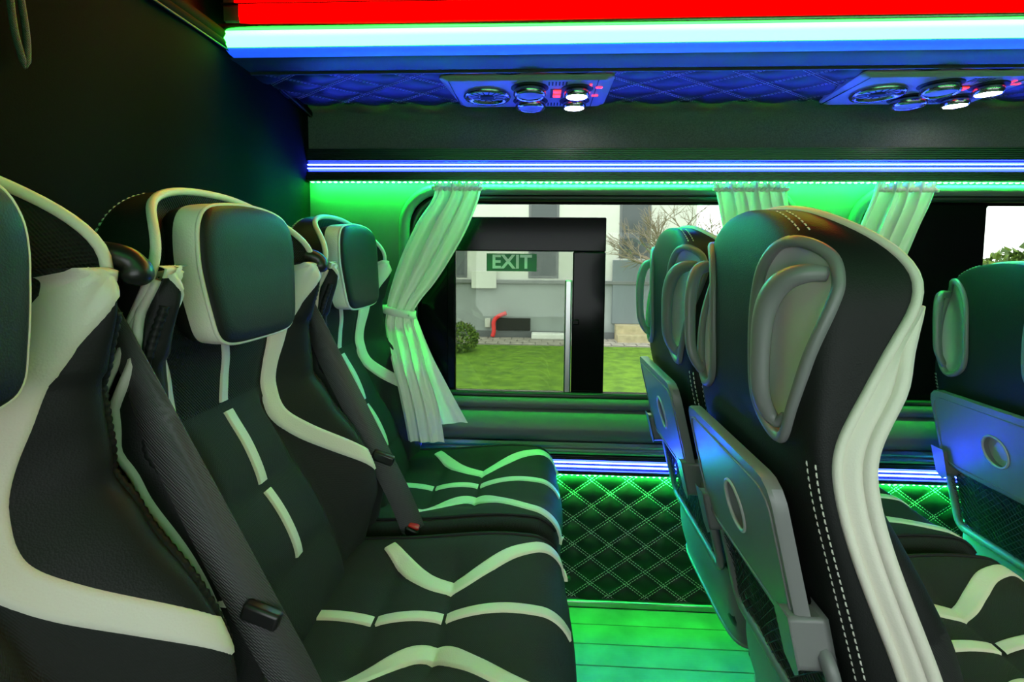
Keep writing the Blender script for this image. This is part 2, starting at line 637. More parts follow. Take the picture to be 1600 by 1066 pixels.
# buttons on the panel
for bx_, bz_ in ((0.068, 0.20), (0.10, 0.06), (1.25, 0.15)):
    v, f = [], []
    for k, (rr_, yy) in enumerate(((0.007, 0.0), (0.007, 0.012), (0.005, 0.016), (0.0, 0.017))):
        for s_ in range(10):
            v.append((bx_ + rr_ * math.cos(s_ * .6283), WY - 0.012 - yy, bz_ + rr_ * math.sin(s_ * .6283)))
    for k in range(3):
        for s_ in range(10):
            f.append((k * 10 + s_, k * 10 + (s_ + 1) % 10, (k + 1) * 10 + (s_ + 1) % 10, (k + 1) * 10 + s_))
    O('button', v, f, BLACKP, qp)


# LED rails ---------------------------------------------------------
def led_rail(z0, z1, zl, y, label, em):
    root = empty('led_rail', (0.9, y, z0))
    mb = MB()
    # ribbed profile: outline in (y, z)
    pr = [(0.03, z0)]
    zz = z0
    zt = zl[0] - 0.009
    n = max(2, int((zt - z0) / 0.005))
    for k in range(n):
        a = z0 + (zt - z0) * k / n; b = z0 + (zt - z0) * (k + 1) / n
        pr += [(-0.0, a + 0.0005), (-0.0035, (a * 0.7 + b * 0.3)), (-0.0035, (a * 0.3 + b * 0.7)), (-0.0, b - 0.0005)]
    pr += [(0.003, zt), (0.006, zl[0] - 0.004), (0.006, zl[1] + 0.004), (0.003, zl[1] + 0.009)]
    zt2 = zl[1] + 0.009
    n = max(2, int((z1 - zt2) / 0.005))
    for k in range(n):
        a = zt2 + (z1 - zt2) * k / n; b = zt2 + (z1 - zt2) * (k + 1) / n
        pr += [(-0.0, a + 0.0005), (-0.0035, (a * 0.7 + b * 0.3)), (-0.0035, (a * 0.3 + b * 0.7)), (-0.0, b - 0.0005)]
    pr += [(0.03, z1)]
    v, f = grid(lambda i, x: (x, y + pr[i][0], pr[i][1]), range(len(pr)), (XR - 0.05, XF))
    mb.add(v, f)
    keep(mb.build('profile', ALUD, smooth=False), root)
    for z in zl:
        l = MB().box((XR - 0.05, y + 0.0015, z - 0.0013), (XF, y + 0.0058, z + 0.0013)).build('light_line', em)
        keep(l, root)
    tag(root, label, 'light', 'blue LED rails along the window wall')
    return root


led_rail(1.270, 1.365, (1.3075, 1.3185), 1.553, 'ribbed metal rail with twin blue LED lines above the windows', E_BLUE)
led_rail(0.392, 0.452, (0.4155, 0.4275), 1.545, 'ribbed metal rail with twin blue LED lines below the window sill', E_BLUEL)
# bright alu profile over the lower rail
mb = MB()
pr = [(1.56, 0.452), (1.544, 0.454), (1.541, 0.460), (1.5435, 0.463), (1.5435, 0.466), (1.541, 0.468), (1.543, 0.472), (1.546, 0.474), (1.545, 0.480), (1.550, 0.488), (1.56, 0.492)]
v, f = grid(lambda i, x: (x, pr[i][0], pr[i][1]), range(len(pr)), (XR, XF))
struct(sharp(mb.add(v, f).build('trim_4', ALU, smooth=True), 30), 'polished aluminium ledge above the lower LED rail')

# green LED tapes: dots over the windows, and the tape under the lower rail
def led_tape(name, z, y, label, x0, x1, step, nrm_down=True):
    root = empty(name, ((x0 + x1) / 2, y, z))
    keep(MB().box((x0, y - 0.005, z), (x1, y + 0.005, z + 0.002)).build('tape', THREAD), root)
    base = None
    x = x0 + 0.008
    while x < x1:
        if base is None:
            bm = MB()
            a, h = 0.0028, 0.0016
            bm.box((-a, -0.0028, -h), (a, 0.0028, 0))
            base = bm.build('led', E_GREEN2)
            o = base
        else:
            o = base.copy(); col.objects.link(o)
        o.location = (x, y, z)
        keep(o, root)
        x += step
    tag(root, label, 'light strip')
    return root


led_tape('led_tape', 1.266, 1.548, 'row of green LED dots under the upper window rail', XR + 0.01, 2.5, 0.0175)
led_tape('led_tape', 0.3905, 1.548, 'green LED tape under the lower rail, lighting the quilted panel', XR + 0.01, 2.5, 0.0175)

# overhead console ---------------------------------------------------
CZ = 1.487
cons = MB()
prof = [(1.262, CZ + 0.001), (1.259, 1.4795), (1.253, 1.4795), (1.250, 1.484), (1.200, 1.486), (1.176, 1.4855), (1.168, 1.488)]
v, f = grid(lambda i, x: (x, prof[i][0], prof[i][1]), range(len(prof)), (XR, XF))
cons.add(v, f)
cons.box((XR, 1.15, 1.56), (XF, WY + 0.06, 1.9))
consol = struct(sharp(cons.build('ceiling', VINYLD, smooth=True), 40), 'dark vinyl overhead console above the windows')
plu = lambda u, t, h: (u, t, CZ - h)
q2 = quilt_panel('quilted_panel', XR, XF, 1.262, 1.520, plu, 0.010, 0.16, 0.13, 0.0075, QUILT, consol)
quilt_stitches(XR, 2.0, 1.262, 1.518, plu, 0.16, 0.13).build('stitching', THREAD, q2)

# main green light strip with blue edge band and red-lit panel above
ls = empty('ceiling_light_strip', (0.9, 1.14, 1.495))
pr = [(1.168, 1.4875), (1.150, 1.489), (1.140, 1.4935), (1.137, 1.497)]
v, f = grid(lambda i, x: (x, pr[i][0], pr[i][1]), range(len(pr)), (XR + 0.01, XF))
keep(O('blue_band', v, f, E_BLUE2), ls)
pr = [(1.136, 1.4975), (1.128, 1.502), (1.125, 1.515), (1.128, 1.529), (1.136, 1.5335)]
us = [XR + 0.008 + 0.012 * (1 - math.cos(R(a))) for a in (0, 30, 60, 90)] + [XF]
v, f = grid(lambda i, x: (x, pr[i][0], pr[i][1]), range(len(pr)), us)
keep(O('green_diffuser', v, f, E_GREEN), ls)
v, f = tube([(XR, 1.134, 1.5405), (XF, 1.134, 1.5405)], 0.007, 10)
keep(O('metal_rod', v, f, ALU), ls)
tag(ls, 'bright green LED diffuser strip with blue lower edge along the overhead console', 'light')
pr = [(1.150, 1.547), (1.146, 1.550), (1.140, 1.565), (1.140, 1.590)]
rl = empty('red_lit_panel', (0.9, 1.14, 1.547))  # surface glow stands in for hidden red LEDs shining on it
v, f = grid(lambda i, x: (x, pr[i][0], pr[i][1]), range(len(pr)), (XR + 0.04, XF))
keep(O('lower_glow_panel', v, f, E_RED), rl)
pr2 = [(1.141, 1.594), (1.138, 1.62), (1.125, 1.65), (1.10, 1.68)]
v, f = grid(lambda i, x: (x, pr2[i][0], pr2[i][1]), range(len(pr2)), (XR + 0.03, XF))
keep(O('upper_glow_panel', v, f, E_RED), rl)
v, f = tube([(XR, 1.143, 1.592), (XF, 1.143, 1.592)], 0.003, 8)
keep(O('divider_rod', v, f, ALUD), rl)
# shaped dark end cap
ecap = [(XR - 0.02, 1.135), (XR + 0.035, 1.132)]
tag(rl, 'red-lit panel at the top of the overhead console, its red light put in as glow', 'light')

# vent panels ---------------------------------------------------------
VP = mat('console_plastic', (0.42, 0.42, 0.43), 0.4)
CHROME = mat('dark_chrome', (0.45, 0.46, 0.47), 0.2, 1.0)
DEEP = mat('vent_depth', (0.01, 0.01, 0.012), 0.6)


def disc(r, z, n=24, cx=0, cy=0, sx=1):
    return [(cx + sx * r * math.cos(2 * math.pi * k / n), cy + r * math.sin(2 * math.pi * k / n), z) for k in range(n)]


def lathe_z(prof, n=28, cap=True):
    """prof list of (r, z); hangs along -z"""
    v, f = [], []
    for r, z in prof:
        v += disc(r, z, n)
    for i in range(len(prof) - 1):
        for k in range(n):
            k2 = (k + 1) % n
            f.append((i * n + k, i * n + k2, (i + 1) * n + k2, (i + 1) * n + k))
    if cap:
        f.append(tuple((len(prof) - 1) * n + k for k in range(n)))
    return v, f


def vent_panel(x, label):
    root = empty('service_panel', (x, 1.39, CZ))
    # local: x along the bus, y depth, z down negative
    out = [(-0.225, -0.118), (0.20, -0.118), (0.20, 0.118), (-0.20, 0.118)]
    P = []
    n = 5
    for (cx, cy), a0 in zip(((0.19, 0.105), (-0.185, 0.105), (-0.205, -0.105), (0.19, -0.105)), (0, 90, 180, 270)):
        for k in range(n + 1):
            a = R(a0 + 90 * k / n)
            P.append((cx + 0.013 * math.cos(a), cy + 0.013 * math.sin(a)))
    N = len(P)
    v = [(a, b, 0.004) for a, b in P] + [(a, b, -0.011) for a, b in P] + [(a * 0.93, b * 0.93, -0.018) for a, b in P]
    f = []
    for r_ in range(2):
        for i in range(N):
            j = (i + 1) % N
            f.append((r_ * N + i, r_ * N + j, (r_ + 1) * N + j, (r_ + 1) * N + i))
    f.append(tuple(2 * N + i for i in range(N)))
    sharp(O('panel', v, f, VP, root), 25)
    # joint lines near both ends
    for xx in (-0.165 - 0.03, 0.165):
        MB().box((xx - 0.001, -0.108, -0.0188), (xx + 0.001, 0.108, -0.017)).build('joint', DEEP, root)
    # big loudspeaker ring with slots
    v, f = lathe_z([(0.060, -0.016), (0.062, -0.024), (0.058, -0.029), (0.052, -0.027), (0.050, -0.020)], 32, False)
    sp = O('speaker', v, f, CHROME, root); sp.location = (-0.112, 0.0, 0)
    v, f = lathe_z([(0.051, -0.0205), (0.03, -0.023), (0.002, -0.024)], 32)
    O('grille', v, f, VP, sp)
    for k in range(14):
        a = 2 * math.pi * k / 14
        c, s = math.cos(a), math.sin(a)
        w2 = 0.0014
        v = [(c * 0.022 - s * w2, s * 0.022 + c * w2, -0.0246), (c * 0.022 + s * w2, s * 0.022 - c * w2, -0.0246),
             (c * 0.044 + s * w2, s * 0.044 - c * w2, -0.0226), (c * 0.044 - s * w2, s * 0.044 + c * w2, -0.0226)]
        v += [(p[0], p[1], p[2] + 0.003) for p in v]
        O('slot', v, [(0, 3, 2, 1), (4, 5, 6, 7), (0, 1, 5, 4), (1, 2, 6, 5), (2, 3, 7, 6), (3, 0, 4, 7)], DEEP, sp, False)
    v, f = lathe_z([(0.020, -0.022), (0.018, -0.0262), (0.002, -0.027)], 20)
    O('speaker_hub', v, f, DEEP, sp)
    # dark wells and two air nozzles
    for yy in (-0.055, 0.055):
        v, f = lathe_z([(0.047, -0.016), (0.047, -0.0195), (0.043, -0.0200)], 24)
        wv = O('nozzle_well', v, f, DEEP, root); wv.location = (-0.0, yy, 0)
        v, f = lathe_z([(0.036, -0.016), (0.040, -0.024), (0.041, -0.036), (0.037, -0.041), (0.033, -0.038)], 24, False)
        nz = O('air_nozzle', v, f, CHROME, root); nz.location = (-0.0, yy, 0)
        v, f = lathe_z([(0.034, -0.037), (0.020, -0.0385), (0.012, -0.036), (0.001, -0.035)], 24)
        O('nozzle_face', v, f, VP, nz)
    # switches and slits between nozzles and lamps
    MB().box((0.052, -0.045, -0.019), (0.086, 0.025, -0.0175)).build('switch_plate', DEEP, root)
    for yy in (-0.03, 0.002):
        bevbox('switch', (0.059, yy - 0.011, -0.0225), (0.079, yy + 0.011, -0.019), E_REDB, root, 0.002)
    for row in (-0.085, 0.085):
        for k in range(6):
            MB().box((0.046 + k * 0.0085, row - 0.013, -0.0186), (0.0495 + k * 0.0085, row + 0.013, -0.0175)).build('vent_slit', DEEP, root)
    # two reading lamps
    for yy in (-0.045, 0.055):
        v, f = lathe_z([(0.040, -0.0165), (0.040, -0.0195), (0.036, -0.020)], 24)
        wv = O('lamp_well', v, f, DEEP, root); wv.location = (0.118, yy, 0)
        v, f = lathe_z([(0.027, -0.016), (0.031, -0.026), (0.031, -0.036), (0.028, -0.040), (0.025, -0.038)], 24, False)
        lp = O('reading_lamp', v, f, CHROME, root); lp.location = (0.118, yy, 0)
        v, f = lathe_z([(0.0265, -0.0385), (0.018, -0.0400), (0.001, -0.0405)], 24)
        O('lens', v, f, E_WHITE, lp)
    # red symbols at the end
    for (xx, yy, sx_, sy_) in ((0.150, -0.07, 0.003, 0.012), (0.172, -0.055, 0.008, 0.005), (0.168, 0.01, 0.008, 0.006), (0.150, -0.02, 0.003, 0.010)):
        MB().box((xx - sx_, yy - sy_, -0.0192), (xx + sx_, yy + sy_, -0.017)).build('red_symbol', E_REDB, root)
    tag(root, label, 'console', 'service panels overhead')
    return root


vent_panel(-0.03, 'overhead service panel nearer the dark partition, with round speaker and lit reading lamps')
vent_panel(0.955, 'overhead service panel above the grey-handled seat backs, with lit reading lamps')

# ceiling, near wall and ends close the cabin
top = MB()
top.box((XR - 0.2, NY - 0.05, 1.86), (XF, WY + 0.1, 1.92))
top.box((XR - 0.2, NY, 1.56), (XF, -0.05, 1.86))
top.box((XR - 0.2, NY, 1.49), (XF, -0.10, 1.56))
struct(top.build('ceiling_panel', VINYLD))
nw = MB()
for a, b in (((XR - 0.2, NY - 0.06, FZ2), (XF, NY, 0.62)), ((XR - 0.2, NY - 0.06, 1.22), (XF, NY, 1.9)), ((XR - 0.2, NY - 0.06, 0.62), (-0.45, NY, 1.22)),
             ((0.70, NY - 0.06, 0.62), (0.85, NY, 1.22)), ((2.2, NY - 0.06, 0.62), (XF, NY, 1.22))):
    nw.box(a, b)
struct(nw.build('wall_right', VINYL))
struct(MB().box((-0.45, NY - 0.04, 0.62), (0.70, NY - 0.035, 1.22)).build('window_3', GLASSN))
struct(MB().box((0.85, NY - 0.04, 0.62), (2.2, NY - 0.035, 1.22)).build('window_4', GLASSN))
struct(MB().box((XF, NY - 0.06, FZ2), (XF + 0.05, WY + 0.1, 1.9)).build('wall_front', VINYLD))
struct(MB().box((XR - 0.25, NY - 0.06, FZ), (XR - 0.2, WY + 0.1, 1.9)).build('wall_rear', VINYLD))
# unseen near-side twin of the green strip, added to light the seats green
ls2 = empty('ceiling_light_strip', (0.9, -0.04, 1.515))
pr = [(-0.095, 1.4975), (-0.086, 1.502), (-0.083, 1.515), (-0.086, 1.529), (-0.095, 1.5335)]
v, f = grid(lambda i, x: (x, pr[i][0], pr[i][1]), range(len(pr)), (XR + 0.02, XF))
keep(O('green_diffuser', v, f[::-1], E_GREENFILL), ls2)
tag(ls2, 'unseen green fill strip added along the opposite side of the aisle ceiling', 'light')

# partition behind the rear seats -----------------------------------
tops = curve1([NY, 0.6, 0.94, 1.25, 1.45, 1.59], [1.50, 1.505, 1.503, 1.498, 1.482, 1.462])


def part_pt(u, t):
    zt = tops(u)
    z = FZ + (zt - FZ) * t
    wob = 0.004 * math.sin(u * 9 + z * 3) + 0.003 * math.sin(u * 23 - z * 7) * t
    return (XR + wob * (1 if u < 1.55 else 0.2), u, z)


v, f = grid(part_pt, np.linspace(NY, 1.592, 60), np.linspace(0, 1, 40))
pt = empty('rear_partition', (XR, 0.6, FZ))
keep(O('cloth', v, f, CLOTHD), pt)
path = [(XR + 0.008, y, tops(y) + 0.004) for y in np.linspace(NY, 1.585, 50)]
v, f = tube(path, 0.010, 8)
keep(O('hem_roll', v, f, CLOTHD), pt)
path = [(XR + 0.004, y, tops(y) + 0.022) for y in np.linspace(NY, 1.575, 50)]
v, f = tube(path, 0.014, 8)
keep(O('top_roll', v, f, CLOTHD), pt)
path = [(XR + 0.013, y, tops(y) - 0.006) for y in np.linspace(NY, 1.58, 50)]
v, f = tube(path, 0.0022, 6)
keep(O('edge_seam', v, f, BELT), pt)
v, f = tube([(XR + 0.006, 1.588, z) for z in np.linspace(FZ, 1.46, 12)], 0.006, 8)
keep(O('side_hem', v, f, CLOTHD), pt)
# dark closing cloth between partition top and ceiling
v, f = grid(lambda u, t: (XR - 0.03 - 0.03 * math.sin(t * 3), u, tops(min(u, 1.59)) + 0.02 + (1.86 - 1.48) * t), np.linspace(NY, 1.57, 10), np.linspace(0, 1, 10))
keep(O('upper_cloth', v, f, LEATHER), pt)
tag(pt, 'black cloth partition behind the rear row of seats', 'partition')
# strap hanging on the partition
sp_ = empty('hanging_strap', (XR + 0.012, 0.665, 1.29))
pa = [(XR + 0.012, 0.655, 1.46), (XR + 0.014, 0.660, 1.40), (XR + 0.015, 0.664, 1.34), (XR + 0.016, 0.670, 1.31), (XR + 0.017, 0.674, 1.291)]
v, f = tube(catmull(pa, 5), [0.004] * 18 + [0.003, 0.002, 0.001], 8, flat=1.0, upv=(1, 0, 0))
keep(O('cord_strand', v, f, BELT), sp_)
pa = [(XR + 0.012, 0.668, 1.46), (XR + 0.014, 0.674, 1.40), (XR + 0.015, 0.680, 1.34), (XR + 0.016, 0.679, 1.31), (XR + 0.017, 0.676, 1.293)]
v, f = tube(catmull(pa, 5), [0.004] * 18 + [0.003, 0.002, 0.001], 8, upv=(1, 0, 0))
keep(O('cord_strand', v, f, BELT), sp_)
tag(sp_, 'grey woven cord loop hanging on the dark partition', 'strap')

# ================================================================== SEATS
# local frame: +x forward, y across, z up from the floor reference, x = 0 at the back of the shoulder zone
xb = curve1([0.30, 0.40, 0.45, 0.553, 0.70, 0.83, 0.90, 1.0, 1.05, 1.085, 1.11, 1.128, 1.14],
            [0.135, 0.115, 0.105, 0.081, 0.045, 0.014, 0.004, 0.0, 0.001, 0.004, 0.008, 0.012, 0.018])
_xp = curve1([0.38, 0.42, 0.50, 0.605, 0.68, 0.74, 0.80, 0.85, 0.88, 0.91, 0.95, 0.98, 1.01, 1.04, 1.07, 1.09, 1.11, 1.125, 1.14],
            [0.185, 0.18, 0.158, 0.124, 0.093, 0.069, 0.050, 0.042, 0.050, 0.064, 0.082, 0.096, 0.112, 0.122, 0.115, 0.098, 0.076, 0.058, 0.044])
_xpc = {}


def xp(z):
    k = round(z, 5)
    if k not in _xpc:
        _xpc[k] = sum(_xp(z + d) for d in np.linspace(-0.024, 0.024, 9)) / 9
    return _xpc[k]


wsh = curve1([0.38, 0.60, 0.75, 0.90, 1.00, 1.06, 1.14], [0.205, 0.208, 0.207, 0.206, 0.206, 0.206, 0.206])
ZT, ZA = 1.138, 1.005


def shell_w(z):
    w0 = wsh(z)
    if z <= ZA:
        return w0
    t = min(1, (z - ZA) / (ZT - ZA))
    return w0 * (1 - t ** 2.4) ** (1 / 2.4)


def ssgn(x, p):
    return math.copysign(abs(x) ** p, x)


def shell_sec(ph, z):
    n = 2 / 4.6
    a, b = xp(z), xb(z)
    wv = shell_w(z)
    return np.array((a - (a - b) * abs(math.sin(ph)) ** n, -wv * ssgn(math.cos(ph), n), z))


_cache = {}


def sec_arc(z):
    k = round(z, 4)
    if k not in _cache:
        ph = np.linspace(math.pi / 2, 0, 90) ** 1.0
        ph = math.pi / 2 * (1 - np.linspace(0, 1, 90) ** 1.0)
        pts = np.array([shell_sec(p, z) for p in ph])
        L = np.concatenate([[0], np.cumsum(np.linalg.norm(np.diff(pts, axis=0), axis=1))])
        _cache[k] = (pts, L)
    return _cache[k]


def shell_pt(s, z, side=-1):
    """point on the back shell: s = distance round from the middle of the back towards the side"""
    pts, L = sec_arc(z)
    s = min(max(s, 0), L[-1])
    p = np.array([np.interp(s, L, pts[:, i]) for i in range(3)])
    if side > 0:
        p[1] = -p[1]
    return p


def shell_n(s, z, side=-1):
    e = 0.004
    a = shell_pt(s + e, z, side) - shell_pt(s - e, z, side)
    b = shell_pt(s, z + e, side) - shell_pt(s, z - e, side)
    n = np.cross(a, b)
    n /= np.linalg.norm(n) + 1e-12
    c = np.array((0.12, 0, z))
    if n @ (shell_pt(s, z, side) - c) < 0:
        n = -n
    return n


Fc = curve1([0.40, 0.44, 0.50, 0.577, 0.64, 0.70, 0.76, 0.80, 0.83, 0.86, 0.90, 0.95, 1.0, 1.1],
            [0.215, 0.212, 0.203, 0.182, 0.154, 0.124, 0.095, 0.076, 0.068, 0.069, 0.073, 0.072, 0.068, 0.05])
hb = curve1([0.40, 0.48, 0.55, 0.60, 0.65, 0.70, 0.76, 0.80, 0.83, 0.87, 0.91, 0.95, 1.00, 1.03], [0.006, 0.018, 0.050, 0.080, 0.094, 0.092, 0.080, 0.072, 0.064, 0.058, 0.054, 0.062, 0.080, 0.084])
uin = curve1([0.40, 0.50, 0.60, 0.65, 0.70, 0.78, 0.85, 0.90, 0.95, 1.0, 1.03], [0.135, 0.130, 0.122, 0.116, 0.106, 0.096, 0.108, 0.124, 0.142, 0.160, 0.168])
wf = curve1([0.40, 0.50, 0.65, 0.80, 0.90, 0.98, 1.03], [0.216, 0.220, 0.220, 0.216, 0.214, 0.208, 0.202])
HBK = 1.0
ZTIP = 1.036
SEAMS = (0.815, 0.69, 0.575)


def flk(z):
    return 0.036 - 0.022 * sm(0.92, 1.0, z)


def front_x(u, z):
    a = abs(u)
    x = Fc(z)
    if HBK < 1 and z > 0.93:
        x += 0.024 * sm(0.93, 1.0, z) * sm(0.13, 0.16, a)
    wv = wf(z)
    # padding between the cross seams
    lev = [0.44] + sorted(SEAMS) + [0.93]
    for i in range(len(lev) - 1):
        if lev[i] <= z <= lev[i + 1]:
            t = (z - lev[i]) / (lev[i + 1] - lev[i])
            x += (0.010 if z < 0.815 else 0.003) * (math.sin(math.pi * t)) ** 0.6 * (1 - sm(uin(z) * 0.8, uin(z), a)) - 0.004
    ui = uin(z)
    if z < 0.80:
        # vertical crease of the centre panel
        x -= 0.004 * math.exp(-((a - ui) / 0.006) ** 2)
    t = min(1, max(0, (a - ui + 0.004) / max(0.03, wv - 0.012 - ui)))
    if 0.62 < z < 0.97 and HBK == 1:
        x += 0.0020 * t * math.sin(70 * z - 45 * a + 1.5 * math.sin(31 * z)) * sm(0.62, 0.68, z) * (1 - sm(0.9, 0.97, z))
    x += HBK * hb(z) * (0.45 * t + 0.55 * t * t * (3 - 2 * t))
    # crown of the bolster
    if z > 0.93:
        x = x - (x - 0.052) * sm(0.945, 0.98, z) * (1 - sm(ui - 0.004, ui + 0.010, a))
    if z > ZTIP - 0.016:
        # flat cut top of the shoulder tip
        x = x - (x - (0.050 + (xp(z) + 0.006 - 0.050) * sm(0.135, 0.15, a))) * sm(ZTIP - 0.016, ZTIP, z)
    # rounded outer edge
    rr = 0.040
    e = a - (wv - rr)
    if e > 0:
        e = min(e, rr)
        x -= rr * (1 - math.sqrt(max(0, 1 - (e / rr) ** 2)))
    if a > wv - 0.05:
        lim = xp(z) + (flk(z) if z < ZTIP - 0.004 else 0.004)
        k = sm(wv - 0.05, wv - 0.025, a)
        x = max(x, x + (lim - x) * k)
        if HBK < 1 and z > 0.985:
            x = x + (min(x, xp(z) + 0.014 - 0.011 * sm(0.99, 1.03, z)) - x) * k
    return x


def front_pt(u, z):
    return np.array((front_x(u, z), u, z))


def front_n(u, z):
    e = 0.003
    a = front_pt(u + e, z) - front_pt(u - e, z)
    b = front_pt(u, z + e) - front_pt(u, z - e)
    n = np.cross(a, b)
    n /= np.linalg.norm(n)
    return n if n[0] > 0 else -n


def cush_z(x, u):
    """top of the seat cushion"""
    a = abs(u)
    z = 0.474
    lev = (0.16, 0.30, 0.41, 0.60)
    for i in range(3):
        if lev[i] <= x <= lev[i + 1]:
            t = (x - lev[i]) / (lev[i + 1] - lev[i])
            amp = (0.010, 0.012, 0.018)[i]
            z += amp * math.sin(math.pi * min(1, t)) ** 0.6
    ui = 0.125
    inn = sm(ui - 0.03, ui + 0.05, a)
    z = z * (1 - inn) + (0.490 + 0.012 * math.sin(math.pi * min(1, max(0, (x - 0.16) / 0.45)))) * inn
    z += 0.018 * sm(0.30, 0.52, x)
    # gentle dish
    z += 0.05 * max(0, a - 0.10)
    # front and side roll-off
    rf = 0.055
    e = x - (0.612 - rf - 0.02 * (a / 0.22) ** 2)
    if e > 0:
        e = min(e, rf)
        z -= rf * (1 - math.sqrt(max(0, 1 - (e / rf) ** 2)))
    rs = 0.035
    e = a - (0.222 - rs)
    if e > 0:
        e = min(e, rs)
        z -= rs * (1 - math.sqrt(max(0, 1 - (e / rs) ** 2)))
    return z


def cush_pt(x, u):
    return np.array((x, u, cush_z(x, u)))


def cush_n(x, u):
    e = 0.003
    a = cush_pt(x + e, u) - cush_pt(x - e, u)
    b = cush_pt(x, u + e) - cush_pt(x, u - e)
    n = np.cross(a, b)
    return n / np.linalg.norm(n)


def stripe(path, widths, pfn, nfn, lift=0.0030, nw=9, n=7):
    """raised leather stripe along a path of surface parameters"""
    P = catmull(path, n)
    W = catmull([(w_, 0) for w_ in widths], n)
    v, f = [], []
    for i, p in enumerate(P):
        d = P[min(i + 1, len(P) - 1)] - P[max(i - 1, 0)]
        d = d / np.linalg.norm(d)
        s = np.array((-d[1], d[0]))
        for k in range(nw):
            t = -1 + 2 * k / (nw - 1)
            q = p + s * t * W[i][0] / 2
            l = lift if abs(t) < 0.99 else -0.003
            v.append(pfn(*q) + nfn(*q) * l)
    for i in range(len(P) - 1):
        for k in range(nw - 1):
            f.append((i * nw + k, i * nw + k + 1, (i + 1) * nw + k + 1, (i + 1) * nw + k))
    return v, f


HOUT = [(0.140, 1.090), (0.115, 1.080), (0.094, 1.056), (0.083, 1.02), (0.079, 0.96), (0.080, 0.905), (0.090, 0.878), (0.115, 0.858), (0.142, 0.852),
        (0.160, 0.868), (0.176, 0.91), (0.191, 0.965), (0.206, 1.018), (0.208, 1.045), (0.196, 1.070), (0.168, 1.086)]


def in_poly(p, poly):
    c = False
    j = len(poly) - 1
    for i in range(len(poly)):
        if (poly[i][1] > p[1]) != (poly[j][1] > p[1]) and p[0] < (poly[j][0] - poly[i][0]) * (p[1] - poly[i][1]) / (poly[j][1] - poly[i][1]) + poly[i][0]:
            c = not c
        j = i
    return c


def resample(P, n):
    Q = np.array(P + [P[0]], float)
    L = np.concatenate([[0], np.cumsum(np.linalg.norm(np.diff(Q, axis=0), axis=1))])
    t = np.linspace(0, L[-1], n, endpoint=False)
    return [(float(np.interp(k, L, Q[:, 0])), float(np.interp(k, L, Q[:, 1]))) for k in t]


